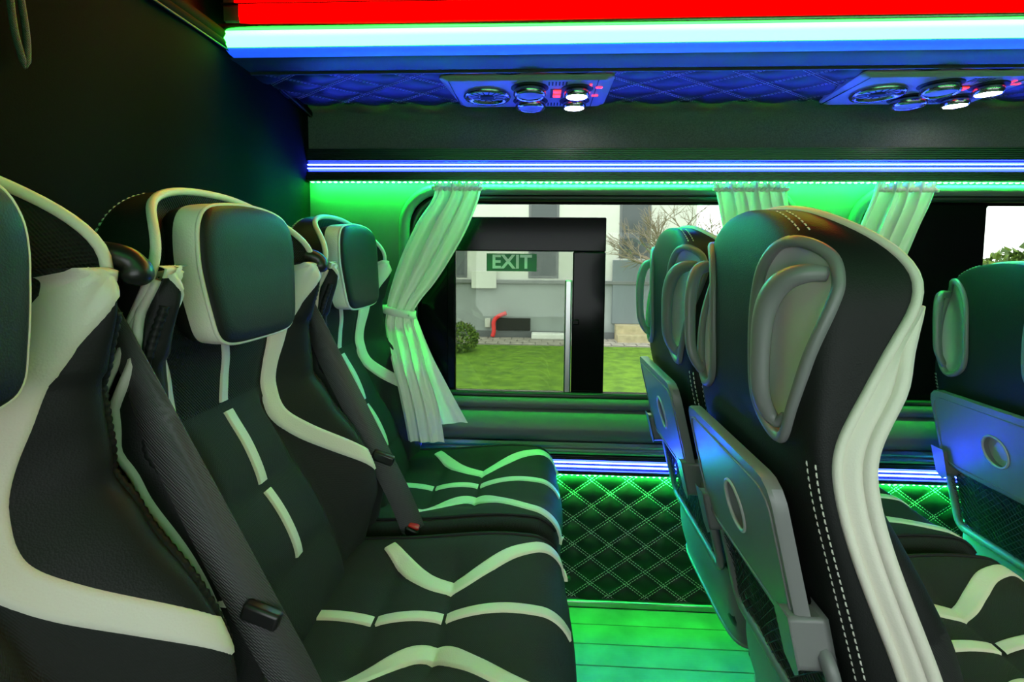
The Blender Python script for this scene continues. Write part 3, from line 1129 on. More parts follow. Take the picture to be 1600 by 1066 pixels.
def make_seat(name, with_back):
    global HBK
    HBK = 0.42 if with_back else 1.0
    root = empty(name)
    # ---- back shell
    hout = [tuple(p) for p in catmull(HOUT, 6, True)]
    zs = list(np.arange(0.38, 0.80, 0.02)) + list(np.arange(0.80, ZA, 0.0085))
    zs += [ZA + (ZT - ZA) * math.sin(a) ** (2 / 2.4) for a in np.linspace(0.02, math.pi / 2, 22)]
    nph = 97
    tt = np.linspace(0, 1, nph)
    phs = math.pi * tt
    # even spacing round the section by arc length
    vv = []
    keep_f = []
    for z in zs:
        pts, L = sec_arc(z)
        half = [shell_pt(s, z) for s in np.linspace(L[-1], 0, nph // 2 + 1)]
        row = half + [np.array((p[0], -p[1], p[2])) for p in half[::-1][1:]]
        vv += row
    faces = []
    for j in range(len(zs) - 1):
        for i in range(nph - 1):
            if with_back:
                zc = (zs[j] + zs[j + 1]) / 2
                tc_ = abs((i + 0.5) / (nph - 1) - 0.5) * 2
                s = tc_ * sec_arc(zc)[1][-1]
                if in_poly((s, zc), hout):
                    continue
            faces.append((j * nph + i, j * nph + i + 1, (j + 1) * nph + i + 1, (j + 1) * nph + i))
    shell = O('back_shell', vv, faces, LEATHER, root)
    # piping round the front edge of the shell
    edge = [(xp(z), -shell_w(z), z) for z in zs] + [(xp(z), shell_w(z), z) for z in zs[::-1]][1:]
    v, f = tube(edge, 0.0056, 8)
    O('piping', v, f, WHITE, root)
    # double stitching down each rear corner
    for sd in (-1, 1):
        for off in (-0.0055, 0.0055):
            for za, zb in (((0.40, 0.845), (1.103, 1.131)) if with_back else ((0.60, 1.13),)):
                zz = np.linspace(za, zb, 60)
                pth = []
                nn = []
                for z in zz:
                    L = sec_arc(z)[1][-1]
                    wv = shell_w(z)
                    s = min(wv * 0.93 + 0.005, L) if z < 1.09 else min(wv * 0.93 + 0.005, 0.15 + 0.04 * (1.131 - z) / 0.04) if with_back else wv * 0.93
                    n_ = shell_n(s + off, z, sd)
                    pth.append(shell_pt(s + off, z, sd) + n_ * 0.0006); nn.append(n_)
                d = dashes(pth, nn, 0.0062, 0.0028, 0.0016, 0.001)
                if d.v:
                    d.build('stitching', THREAD, shell)
    # ---- head panel, front of the head zone
    zz = [0.88, 0.92, 0.96, 0.99] + [z for z in zs if z > ZA]
    v, f = grid(lambda t, z: np.array(((0.058 - 0.03 * sm(1.07, 1.138, z)) + (xp(z) - (0.058 - 0.03 * sm(1.07, 1.138, z))) * (abs(t) ** 3 if z < 1.1 else max(abs(t) ** 3, sm(1.10, 1.137, z))) , t * shell_w(z), z)), np.linspace(-1, 1, 25), zz)
    O('head_panel', v, f, MESHF, root)
    # ---- padded front
    z2 = list(np.arange(0.42, 0.99, 0.008)) + list(np.arange(0.99, ZTIP + 0.003, 0.0035))
    ts = np.concatenate([np.linspace(-1, -0.88, 9)[:-1], np.linspace(-0.88, 0.88, 57), np.linspace(0.88, 1, 9)[1:]])
    v = []
    for z in z2:
        wv = wf(z)
        e0 = front_pt(-wv, z); e1 = front_pt(wv, z)
        bk = min(xp(z) + 0.030, e0[0] - 0.004)
        v.append(np.array((bk, -wv + 0.003, z)))
        v += [front_pt(t * wv, z) for t in ts]
        v.append(np.array((bk, wv - 0.003, z)))
    nu = len(ts) + 2
    f, fm = [], []
    for j in range(len(z2) - 1):
        for i in range(nu - 1):
            f.append((j * nu + i, j * nu + i + 1, (j + 1) * nu + i + 1, (j + 1) * nu + i))
            z = z2[j]
            u = abs(ts[min(max(i - 1, 0), len(ts) - 1)]) * wf(z)
            if (z > 1.018 and u > 0.165) or (z > 0.945 and uin(z) - 0.012 < u < uin(z) + 0.006):
                fm.append(3)
            elif u > uin(z) and z > 0.655 + (0.215 - u) * 0.9:
                fm.append(1)
            elif z > 0.815:
                fm.append(2)
            else:
                fm.append(0)
    bk_ = O('backrest', v, f, None, root, mats=[FABRIC, LEATHER, MESHF, WHITE], fm=fm)
    # ruched edge of the bolsters
    for sd in (-1, 1):
        P, rad = [], []
        for k, z in enumerate(np.linspace(0.64, 0.99, 130)):
            wv = wf(z)
            P.append((front_x(wv - 0.006, z) + 0.001, sd * (wv - 0.006), z))
            rad.append(0.0058 + 0.0009 * math.sin(k * 2.1))
        v, f = tube(P, rad, 6)
        if not with_back:
            O('ruched_edge', v, f, LEATHER, bk_)
        # ivory gusset and fat piping on the flank
        zz = np.linspace(0.43, 1.02, 50)
        if with_back:
            v, f = grid(lambda i, z: ((xp(z) + 0.004, sd * (shell_w(z) - 0.001), z), (xp(z) + 0.36 * flk(z), sd * (shell_w(z) + 0.008), z), (xp(z) + 0.64 * flk(z), sd * (wf(z) - 0.002), z), (xp(z) + 0.78 * flk(z), sd * (wf(z) - 0.012), z))[i], range(4), zz)
            O('flank_band', v, f, WHITE, bk_)
            P = [(xp(z) + 0.86 * flk(z), sd * (wf(z) - 0.004), z) for z in zz]
            r_ = [0.0085 * min(1, 0.4 + 20 * (1.02 - z)) for z in zz]
            v, f = tube(P, r_, 8, upv=(1, 0, 0))
            O('flank_piping', v, f, WHITE, bk_)
        else:
            zz = np.linspace(0.60, 1.02, 50)
            for back_, rad_ in ((0.010, 0.0058), (0.036, 0.0046)):
                P = [(max(front_x(wf(z), z) - back_, xp(z) + 0.006), sd * (wf(z) - 0.001), z) for z in zz]
                v, f = tube(P, rad_, 8)
                O('flank_piping', v, f, WHITE, bk_)
        # ivory stripe: shoulder tip, in to the waist, out to the flank
        pth = [(sd * 0.186, 1.030), (sd * 0.173, 0.995), (sd * 0.153, 0.945), (sd * 0.135, 0.89), (sd * 0.121, 0.84), (sd * 0.112, 0.795), (sd * 0.113, 0.765), (sd * 0.132, 0.735), (sd * 0.165, 0.698), (sd * 0.192, 0.668), (sd * 0.212, 0.645)]
        wd = [0.028, 0.030, 0.032, 0.030, 0.027, 0.028, 0.032, 0.033, 0.032, 0.032, 0.034]
        if with_back:
            pth, wd = pth[:-2], wd[:-2]
        v, f = stripe(pth, wd, front_pt, front_n)
        O('shoulder_stripe', v, f, WHITE, bk_)
    v, f = stripe([(0, 0.94), (0, 0.89), (0, 0.85), (0, 0.823)], [0.020, 0.020, 0.021, 0.022], front_pt, front_n)
    O('centre_stripe', v, f, WHITE, bk_)
    v, f = stripe([(0, 0.808), (0, 0.77), (0, 0.73), (0, 0.697)], [0.025] * 4, front_pt, front_n)
    O('centre_stripe', v, f, WHITE, bk_)
    v, f = stripe([(0, 0.684), (0, 0.65), (0, 0.61), (0, 0.582)], [0.022] * 4, front_pt, front_n)
    O('centre_stripe', v, f, WHITE, bk_)
    # ---- headrest cushion
    hr = [(-0.090, 0.930), (-0.06, 0.925), (0.0, 0.924), (0.06, 0.925), (0.090, 0.930), (0.104, 0.942), (0.111, 0.965), (0.120, 1.01), (0.124, 1.048), (0.120, 1.080), (0.102, 1.104),
          (0.06, 1.116), (0.0, 1.120), (-0.06, 1.117), (-0.102, 1.109), (-0.120, 1.088), (-0.124, 1.052), (-0.120, 1.01), (-0.111, 0.965), (-0.104, 0.942)]
    H = catmull(hr, 4, True)
    cen = np.array((0, 1.02))
    N = len(H)

    def hx(z):
        return 0.116 + (1.03 - z) * 0.10 * (1 if z < 1.03 else 0.35)
    v, f = [], []
    for k, (s, d) in enumerate(((1.0, 0.0), (0.985, 0.006), (0.94, 0.0105), (0.80, 0.013), (0.55, 0.014), (0.25, 0.0145), (0.001, 0.0145))):
        for p in H:
            q = cen + (p - cen) * s
            v.append((hx(q[1]) + d, q[0], q[1]))
    for k in range(6):
        for i in range(N):
            j = (i + 1) % N
            f.append((k * N + i, k * N + j, (k + 1) * N + j, (k + 1) * N + i))
    hd = O('headrest', v, f, LEATHER, root)
    v, f = [], []
    for k, (s, d) in enumerate(((1.0, 0.0), (1.012, -0.006), (1.014, -0.018), (1.005, -0.030), (0.96, -0.050), (0.9, -0.058))):
        for p in H:
            q = cen + (p - cen) * s
            v.append((max(hx(q[1]) + d, 0.045), q[0], q[1]))
    for k in range(5):
        for i in range(N):
            j = (i + 1) % N
            f.append((k * N + i, k * N + j, (k + 1) * N + j, (k + 1) * N + i))
    fmh = []
    for k in range(5):
        fmh += [0 if k < 3 else 1] * N
    O('border', v, f, None, hd, mats=[WHITE, LEATHER], fm=fmh)
    v, f = tube([(hx(p[1]) + 0.002, p[0], p[1]) for p in H], 0.0028, 6, closed=True)
    O('headrest_piping', v, f, WHITE, hd)
    # ---- cushion
    xs = np.concatenate([np.linspace(0.14, 0.54, 50), np.linspace(0.545, 0.612, 14)])
    us = np.concatenate([np.linspace(-0.222, -0.187, 8)[:-1], np.linspace(-0.187, 0.187, 40), np.linspace(0.187, 0.222, 8)[1:]])
    v = []
    for u in us:
        edge_f = 0.612 - 0.02 * (abs(u) / 0.22) ** 2
        for x in xs:
            v.append(cush_pt(min(x, edge_f), u))
        v.append(np.array((edge_f - 0.004, u, 0.37)))
        v.append(np.array((edge_f - 0.03, u * 0.97, 0.345)))
    nx = len(xs) + 2
    # side skirts
    skirt = []
    rows = [[v[j * nx + i] for i in range(nx)] for j in range(len(us))]
    lo = [np.array((p[0], -0.216, min(p[2], 0.36))) for p in rows[0]]
    hi = [np.array((p[0], 0.216, min(p[2], 0.36))) for p in rows[-1]]
    rows = [lo] + rows + [hi]
    v = [p for r_ in rows for p in r_]
    f = []
    for j in range(len(rows) - 1):
        for i in range(nx - 1):
            f.append((j * nx + i, j * nx + i + 1, (j + 1) * nx + i + 1, (j + 1) * nx + i))
    cu = O('seat_cushion', v, f, FABRIC, root)
    for sd in (-1, 1):
        pth = [(0.275, sd * 0.170), (0.31, sd * 0.135), (0.35, sd * 0.098), (0.385, sd * 0.077), (0.42, sd * 0.078), (0.46, sd * 0.105), (0.51, sd * 0.142), (0.56, sd * 0.165), (0.592, sd * 0.172), (0.606, sd * 0.175)]
        v, f = stripe(pth, [0.028, 0.032, 0.036, 0.038, 0.036, 0.034, 0.032, 0.030, 0.030, 0.030], cush_pt, cush_n)
        O('cushion_stripe', v, f, WHITE, cu)
        # seam of the raised side roll
        P = [cush_pt(x, sd * 0.196) + cush_n(x, sd * 0.196) * 0.001 for x in np.linspace(0.2, 0.588, 40)]
        v, f = tube(P, 0.0035, 6)
        O('side_seam', v, f, LEATHER, cu)
    for xa, xz in ((0.17, 0.296), (0.304, 0.406), (0.414, 0.603)):
        v, f = stripe([(xa + (xz - xa) * k / 5, 0) for k in range(6)], [0.024] * 6, cush_pt, cush_n)
        O('cushion_stripe', v, f, WHITE, cu)
    bevbox('cushion_pan', (0.12, -0.20, 0.30), (0.575, 0.20, 0.362), BLACKP, root, 0.02)
    if not with_back:
        bevbox('bench_base', (0.10, -0.21, 0.0), (0.50, 0.21, 0.30), VINYLD, root, 0.01)
        return root
    for sd in (-1, 1):
        P = [(0.33, sd * 0.14, 0.31), (0.33, sd * 0.15, 0.15), (0.33, sd * 0.16, 0.012)]
        v, f = tube(P, 0.022, 10, flat=0.6, upv=(1, 0, 0))
        O('leg', v, f, PLAST, root)
    # ---- grab handles let into both rear corners
    for sd in (-1, 1):
        ring = [shell_pt(s, z, sd) + shell_n(s, z, sd) * 0.001 for s, z in hout]
        v, f = tube(ring, 0.0072, 8, closed=True)
        bz = O('handle_bezel', v, f, PLAST, root)
        cs, cz_ = 0.140, 0.985
        NH = len(hout)
        v, f = [], []
        lv = ((1.0, 0.0), (0.92, -0.010), (0.82, -0.018), (0.6, -0.022), (0.3, -0.024), (0.001, -0.024))
        for sc_, d in lv:
            for s, z in hout:
                q = (cs + (s - cs) * sc_, cz_ + (z - cz_) * sc_)
                v.append(shell_pt(*q, sd) + shell_n(*q, sd) * d)
        for k in range(len(lv) - 1):
            for i in range(NH):
                j = (i + 1) % NH
                f.append((k * NH + i, k * NH + j, (k + 1) * NH + j, (k + 1) * NH + i))
        O('handle_recess', v, f, PLASTB, bz)
        hp = [(0.194, 1.054, -0.004), (0.180, 1.052, 0.008), (0.164, 1.044, 0.016), (0.152, 1.026, 0.021), (0.146, 0.998, 0.024), (0.144, 0.96, 0.024), (0.143, 0.92, 0.023), (0.141, 0.897, 0.018), (0.142, 0.880, 0.010), (0.150, 0.874, 0.005), (0.160, 0.884, 0.002)]
        P = [shell_pt(s, z, sd) + shell_n(s, z, sd) * d for s, z, d in hp]
        rr_ = [0.009, 0.011, 0.013, 0.0135, 0.0125, 0.0115, 0.011, 0.0105, 0.009, 0.007, 0.006]
        P2 = catmull(P, 5)
        r2 = [x[0] for x in catmull([(r, 0) for r in rr_], 5)]
        v, f = tube(P2, r2, 10, flat=0.75, upv=(-1, sd * 1.0, 0))
        O('grab_handle', v, f, PLAST, root)
    # ---- folding tray
    def back_plane(u, z, d):
        e = 0.01
        sl = (xb(z + e) - xb(z - e)) / (2 * e)
        return np.array((xb(0.71) + (z - 0.71) * -0.24 - d, u, z))
    out = resample(rrect(-0.172, 0.172, 0.605, 0.808, 0.03, 6), 64)
    N = len(out)
    A = []
    for (a, b) in out:
        ta = math.atan2((b - 0.705) / 0.10, a / 0.17)
        A.append((-0.012 + 0.034 * math.cos(ta), 0.703 + 0.036 * math.sin(ta)))
    v = []
    lay = (([(a * 0.985, 0.706 + (b - 0.706) * 0.985) for a, b in out], 0.034), (out, 0.029), (out, 0.016), (A, 0.016), (A, 0.034))
    v = [back_plane(a, b, d) for P, d in lay for a, b in P]
    f = []
    for k in range(5):
        k2 = (k + 1) % 5
        for i in range(N):
            j = (i + 1) % N
            f.append((k * N + i, k2 * N + i, k2 * N + j, k * N + j))
    tr = sharp(O('tray', v, f, PLAST, root), 30)
    P = [back_plane(a * 0.93, 0.700 + (b - 0.700) * 0.86 - 0.004, 0.0345) for a, b in out]
    v, f = tube(P, 0.0018, 5, closed=True)
    O('tray_rim', v, f, PLAST, tr)
    v = [back_plane(a, b, 0.020) for a, b in A]
    O('cup_dish', v, [tuple(range(len(v)))], PLASTB, tr)
    P = [back_plane(a, b, 0.034) for a, b in A]
    v, f = tube(P, 0.003, 6, closed=True)
    O('cup_ring', v, f, PLASTB, tr)
    for sd in (-1, 1):
        mb_ = MB()
        pr_ = [(0.146, 0.645), (0.177, 0.645), (0.175, 0.580), (0.164, 0.570), (0.148, 0.580)]
        n5 = len(pr_)
        v = [back_plane(sd * a, b, 0.047) for a, b in pr_] + [back_plane(sd * a, b, 0.0) for a, b in pr_]
        f = [tuple(range(n5)), tuple(range(n5, 2 * n5))[::-1]] + [(i, (i + 1) % n5, n5 + (i + 1) % n5, n5 + i) for i in range(n5)]
        hg = O('tray_hinge', v, f, PLAST, root)
        bv = hg.modifiers.new('bevel', 'BEVEL'); bv.width = 0.005; bv.segments = 2
        sharp(hg, 40)
    # ---- net pocket with frame
    fr_ = rrect(-0.185, 0.185, 0.425, 0.602, 0.025, 5)
    v, f = tube([back_plane(a, b, 0.010) for a, b in fr_], 0.011, 8, closed=True, flat=0.8, upv=(1, 0, 0))
    pf = O('pocket_frame', v, f, PLAST, root)
    mb_ = MB()
    for sgn in (-1, 1):
        for k in range(-40, 41):
            c = k * 0.017
            pts = []
            for u in np.linspace(-0.178, 0.178, 25):
                z = 0.515 + sgn * (u - c) * 0.9
                if 0.435 <= z <= 0.595:
                    pts.append(back_plane(u, z, 0.012 + 0.006 * math.sin(u * 60 + z * 40) * 0.5))
            if len(pts) > 1:
                a_, b_ = tube(pts, 0.0009, 4, caps=False)
                mb_.add(a_, b_)
    net = mb_.build('pocket_net', NETM, pf, True)
    net['kind'] = 'stuff'
    v, f = grid(lambda u, z: back_plane(u, z, -0.002), np.linspace(-0.18, 0.18, 3), (0.425, 0.6))
    O('pocket_back', v, f, BLACKP, pf)
    # ---- lower plastic shell
    def low(ph, t):
        z = 0.425 - 0.155 * t
        wv = 0.212 - 0.012 * t ** 3
        n_ = 2 / 5.0
        x0 = xb(0.71) + (0.425 - 0.71) * -0.24 + 0.155 * t * 0.10
        dpt = 0.075 - 0.02 * t
        return np.array((x0 + dpt - (dpt + 0.012 * math.sin(math.pi * min(1, t + 0.1))) * abs(math.sin(ph)) ** n_, -wv * ssgn(math.cos(ph), n_), z))
    v, f = grid(low, np.linspace(0, math.pi, 41), np.linspace(0, 1, 10))
    O('lower_cover', v, f, PLAST, root)
    v, f = tube([low(p, 0.0) + np.array((0, 0, 0.004)) for p in np.linspace(0.0, math.pi, 61)], 0.006, 6)
    O('cover_lip', v, f, BLACKP, root)
    v, f = tube([low(p, 1.0) for p in np.linspace(0.0, math.pi, 41)], 0.004, 6)
    O('cover_edge', v, f, PLAST, root)
    return root


rear = make_seat('rear_bench_seat', False)
row = make_seat('passenger_seat', True)
XO = -0.55
YS = (0.295, 0.765, 1.232)
labs = ('rear seat nearest the camera, ivory stripes on dark cover, cut off by the picture edge',
        'middle rear seat with ivory striped backrest under the dark partition',
        'rear window seat with ivory stripes beside the tied curtain')
for i in (0, 1, 2):
    o = rear if i == 0 else copy_tree(rear)
    o.location = (XO, YS[i], 0.0)
    tag(o, labs[i], 'seat', 'rear row of striped seats')
for i, (x, y, z, l) in enumerate(((0.285, 0.782, -0.02, 'large aisle seat seen from behind with grab handle and folded tray'),
                                  (0.285, 1.245, -0.02, 'window seat half hidden behind the large aisle seat back'),
                                  (1.045, 1.245, -0.095, 'seat one row ahead, its back cut off at the picture edge'))):
    o = row if i == 0 else copy_tree(row)
    o.location = (x, y, z)
    tag(o, l, 'seat', 'seats seen from behind')


# ------------------------------------------------------------------ seat belts
def ribbon(path, width, side, thick=0.0016, n=8):
    P = catmull(path, n)
    W = catmull([(w_, 0, 0) for w_ in width], n)
    S = catmull(side, n)
    v, f = [], []
    for p, w_, s in zip(P, W, S):
        s = s / np.linalg.norm(s)
        v += [p - s * w_[0] / 2, p + s * w_[0] / 2]
    m_ = len(P)
    for i in range(m_ - 1):
        f.append((2 * i, 2 * i + 1, 2 * i + 3, 2 * i + 2))
    return v, f, thick


def belt(y, label, guide=True):
    root = empty('seat_belt', (-0.45, y, 0.45))
    path = [(-0.495, y - 0.005, 1.015), (-0.475, y, 0.975), (-0.447, y, 0.92), (-0.412, y - 0.004, 0.845), (-0.366, y - 0.006, 0.755), (-0.320, y - 0.004, 0.66), (-0.275, y + 0.004, 0.56), (-0.242, y + 0.01, 0.47)]
    side = [(0.9, -0.3, 0.5), (0.9, -0.3, 0.45), (0.9, -0.25, 0.4), (0.88, 0.1, 0.4), (0.8, 0.3, 0.4), (0.7, 0.4, 0.3), (0.7, 0.4, 0.3), (0.8, 0.4, 0.2)]
    v, f, t = ribbon(path, [0.046] * 8, side)
    o = keep(O('webbing', v, f, BELT), root)
    s = o.modifiers.new('thickness', 'SOLIDIFY'); s.thickness = t
    # guide on the shoulder
    g = 1.0 if guide else 0.8
    P = catmull([(-0.500, y - 0.042, 1.040), (-0.468, y - 0.040, 1.049), (-0.432, y - 0.036, 1.046), (-0.418, y - 0.031, 1.036), (-0.420, y - 0.028, 1.018)], 6)
    v, f = tube(P, [0.013] * 18 + [0.014, 0.015, 0.016, 0.016, 0.015, 0.013, 0.010], 12)
    keep(O('belt_guide', v, f, BLACKP), root)
    P = [(-0.500, y - 0.02, 1.036), (-0.46, y - 0.02, 1.031)]
    v, f = tube(P, 0.013, 12)
    keep(O('guide_roller', v, f, CHROME), root)
    # slider tongue and buckle by the hip
    b = bevbox('belt_tongue', (-0.014, -0.003, -0.009), (0.014, 0.003, 0.009), BLACKP, None, 0.003)
    b.location = (-0.322, y - 0.004, 0.655); b.rotation_euler = (0, R(30), 0)
    keep(b, root)
    b = bevbox('tongue_grip', (-0.022, -0.007, -0.010), (0.022, 0.007, 0.010), BLACKP, None, 0.004)
    b.location = (-0.305, y - 0.010, 0.648); b.rotation_euler = (0, R(20), 0)
    keep(b, root)
    b = bevbox('buckle', (-0.016, -0.010, -0.04), (0.016, 0.010, 0.03), BLACKP, None, 0.005)
    b.location = (-0.262, y + 0.012, 0.472); b.rotation_euler = (R(10), R(25), 0)
    keep(b, root)
    RB = mat('red_release_button', (0.6, 0.02, 0.015), 0.4)
    b = bevbox('release_button', (-0.011, -0.007, 0.0), (0.011, 0.007, 0.006), RB, None, 0.002)
    b.location = (-0.249, y + 0.007, 0.499); b.rotation_euler = (R(10), R(25), 0)
    keep(b, root)
    tag(root, label, 'seat belt', 'seat belts of the rear row')


belt(0.55, 'grey seat belt hanging between the nearest and middle rear seats')
belt(1.005, 'grey seat belt hanging between the middle rear seat and rear window seat')

# ================================================================== CURTAINS
def fold_surface(rows, y, nf, amp, phase=0.0, nu=90, nv=70, ruffle=True):
    """rows: (z, x_left, x_right, fold amplitude factor, y offset)"""
    fz = [r[0] for r in rows]
    L = curve1(fz, [r[1] for r in rows]); Rr = curve1(fz, [r[2] for r in rows])
    A = curve1(fz, [r[3] for r in rows]); Yo = curve1(fz, [r[4] for r in rows])
    z1, z0 = max(fz), min(fz)

    def fn(t, s):
        z = z1 + (z0 - z1) * s
        x = L(z) + (Rr(z) - L(z)) * t
        ph = 2 * math.pi * nf * t + phase
        d = math.sin(ph) + 0.35 * math.sin(2.3 * ph + 1 + 3 * s) + 0.25 * math.sin(0.6 * ph + 2)
        yy = y + Yo(z) - amp * A(z) * d
        # bulge so the cloth wraps
        yy -= 0.018 * math.sin(math.pi * t) * (A(z) * 0.5 + 0.3)
        x += amp * A(z) * 0.4 * math.cos(ph) * (1 if 0.02 < t < 0.98 else 0)
        zz = z
        if ruffle and s < 0.06:
            k = 1 - s / 0.06
            yy -= 0.006 * k * math.sin(ph * 3)
            zz += 0.004 * k * math.sin(ph * 3 + 1)
        return (x, yy, zz)
    return grid(fn, np.linspace(0, 1, nu), np.linspace(0, 1, nv))


def curtain(name, rows, y, nf, amp, label, tie=None, extra=None, phase=0.0):
    root = empty(name, ((rows[0][1] + rows[0][2]) / 2, y, rows[0][0]))
    v, f = fold_surface(rows, y, nf, amp, phase)
    keep(O('cloth', v, f, CURTAIN), root)
    if extra:
        v, f = fold_surface(extra, y + 0.03, 2.0, 0.006, 0.5, 40, 40, False)
        keep(O('rear_fold', v, f, CURTAIN), root)
    # gathered heading tape
    z1 = rows[0][0]
    P = []
    for k in range(60):
        t = k / 59
        P.append((rows[0][1] + (rows[0][2] - rows[0][1]) * t, y - 0.010 + 0.006 * math.sin(t * nf * 19), z1 - 0.018 + 0.003 * math.sin(t * nf * 19 + 1)))
    v, f = tube(P, 0.005, 6)
    keep(O('heading_gather', v, f, CURTAIN), root)
    if tie:
        x0, x1, z, tilt = tie
        v, f = [], []
        n = 28
        cx, rx = (x0 + x1) / 2, (x1 - x0) / 2 + 0.006
        for k in range(n):
            a = 2 * math.pi * k / n
            px = cx + rx * math.cos(a); py = y - 0.008 + 0.030 * math.sin(a)
            zc = z - tilt * (px - cx) / rx
            v += [(px, py, zc - 0.011), (px * 1.0, py - 0.002 * math.sin(a) + 0.0, zc), (px, py, zc + 0.011)]
        for k in range(n):
            j = (k + 1) % n
            f += [(3 * k, 3 * j, 3 * j + 1, 3 * k + 1), (3 * k + 1, 3 * j + 1, 3 * j + 2, 3 * k + 2)]
        o = keep(O('tie_band', v, f, CURTAIN), root)
        s = o.modifiers.new('thickness', 'SOLIDIFY'); s.thickness = 0.003
        vb, fb_ = [], []
        vb, fb_ = tube([(x1 - 0.008, y - 0.030, z - tilt * 0.75), (x1 - 0.008, y - 0.036, z - tilt * 0.75)], 0.004, 10)
        keep(O('tie_button', vb, fb_, CURTAIN), root)
    tag(root, label, 'curtain', 'ivory window curtains')
    return root


curtain('curtain', [(1.256, -0.305, -0.165, 0.45, 0), (1.235, -0.300, -0.168, 0.5, 0), (1.14, -0.352, -0.200, 1.0, 0), (1.05, -0.395, -0.248, 1.0, 0), (0.97, -0.424, -0.300, 0.9, 0), (0.91, -0.440, -0.348, 0.6, 0), (0.885, -0.443, -0.361, 0.4, 0), (0.85, -0.446, -0.360, 0.55, 0),
                    (0.81, -0.427, -0.333, 0.7, -0.045), (0.728, -0.388, -0.294, 0.6, -0.112), (0.64, -0.366, -0.264, 0.45, -0.122), (0.547, -0.349, -0.249, 0.35, -0.122)],
        1.488, 3.3, 0.012, 'ivory curtain tied back with a band beside the rear window seat',
        tie=(-0.446, -0.360, 0.886, 0.009),
        extra=[(0.89, -0.43, -0.37, 0.3, 0), (0.81, -0.42, -0.325, 0.8, -0.05), (0.74, -0.38, -0.278, 1, -0.10), (0.66, -0.36, -0.232, 1, -0.11), (0.59, -0.34, -0.192, 1, -0.115)])
curtain('curtain', [(1.256, 0.478, 0.680, 0.7, 0), (1.22, 0.488, 0.683, 1.0, 0), (1.14, 0.505, 0.700, 1.3, 0), (1.0, 0.56, 0.735, 1.2, 0), (0.90, 0.64, 0.76, 0.6, 0), (0.8, 0.63, 0.76, 0.8, 0), (0.5, 0.58, 0.74, 0.8, 0)],
        1.495, 6.0, 0.012, 'ivory curtain on the pillar side of the EXIT window, mostly behind the seats', tie=(0.64, 0.76, 0.885, 0.006))
curtain('curtain', [(1.256, 0.915, 1.072, 0.6, 0), (1.22, 0.905, 1.065, 0.9, 0), (1.14, 0.875, 1.035, 1.2, 0), (1.0, 0.83, 0.98, 1.2, 0), (0.90, 0.82, 0.91, 0.6, 0), (0.8, 0.82, 0.92, 0.8, 0), (0.5, 0.84, 0.96, 0.8, 0)],
        1.495, 4.5, 0.012, 'ivory curtain at the start of the second, darker window', tie=(0.82, 0.91, 0.885, 0.006))

# ================================================================== OUTSIDE
GZ = -0.78
GRASS = mat('lawn_grass', (0.085, 0.20, 0.004), 0.9, bump=('noise', 120, 0.6, 0.015), var=(6, 0.28, (0.15, 0.29, 0.008)))
gr = MB().box((-30, 1.9, GZ - 0.1), (40, 10.6, GZ)).build('lawn', GRASS)
tag(gr, 'short green lawn outside the windows', kind='structure')
PAVE = mat('grey_paving', (0.30, 0.28, 0.25), 0.85, bump=('noise', 40, 0.6, 0.02), var=(18, 0.3))
pv = MB().box((-30, 10.6, GZ - 0.1), (40, 11.5, GZ + 0.01))
pv.box((-30, 11.5, GZ - 0.1), (60, 60, GZ - 0.02))
pav = pv.build('path', PAVE)
struct(pav, 'narrow paved path along the building')
COB = mat('path_stone', (0.33, 0.30, 0.26), 0.8, bump=('noise', 30, 0.6, 0.01), var=(5, 0.25))
st0 = None
for r_ in range(3):
    for k in range(34):
        x = -2.8 + k * 0.26 + (0.13 if r_ % 2 else 0)
        if st0 is None:
            o = st0 = bevbox('paving_stone', (-0.122, -0.135, 0), (0.122, 0.135, 0.02), COB, pav, 0.012, 1)
        else:
            o = st0.copy(); col.objects.link(o)
        o.location = (x, 10.76 + r_ * 0.285, GZ + 0.008 + 0.004 * random.random())
tag(MB().box((-30, -12, GZ - 0.1), (40, 1.9, GZ - 0.02)).build('ground', mat('asphalt', (0.12, 0.12, 0.12), 0.9, bump=('noise', 60, 0.5, 0.01))), 'asphalt ground under the vehicle', kind='structure')

PLA = mat('white_render', (0.62, 0.63, 0.58), 0.85, bump=('noise', 30, 0.2, 0.01), var=(1.5, 0.06))
PLG = mat('grey_render', (0.30, 0.33, 0.33), 0.9, bump=('noise', 60, 0.4, 0.01), var=(2, 0.10))
PND = mat('dark_facade_panel', (0.13, 0.14, 0.15), 0.5)
bd_ = empty('building', (-1, 11.6, GZ))
keep(MB().box((-16, 11.62, 0.50), (3.4, 16, 5.2)).build('upper_wall', PLA), bd_)
keep(MB().box((-16, 11.56, GZ), (3.4, 16, 0.46)).build('base_wall', PLG), bd_)
keep(bevbox('ledge', (-16, 11.48, 0.44), (3.4, 11.66, 0.52), mat('ledge_metal', (0.16, 0.17, 0.17), 0.5), None, 0.01), bd_)
keep(MB().box((-16, 11.53, GZ), (1.66, 11.57, -0.62)).build('plinth', PND), bd_)
WGL = mat('building_window_glass', (0.06, 0.075, 0.08), 0.12)
for (x0, x1, z0, z1) in ((-0.25, 0.42, 0.56, 2.5), (-2.5, -1.62, 0.56, 1.95), (1.74, 2.42, 1.02, 3.2), (-5.2, -4.2, 0.9, 2.4)):
    wn = keep(bevbox('window', (x0, 11.60, z0), (x1, 11.68, z1), PND, None, 0.01), bd_)
    q = MB().box((x0 + 0.06, 11.592, z0 + 0.06), (x1 - 0.06, 11.601, z1 - 0.06)).build('pane', WGL)
    q.parent = wn; q.location = Vector(q.location)
keep(bevbox('notice_board', (-1.50, 11.44, 0.33), (-0.95, 11.50, 0.72), PLA, None, 0.01), bd_)
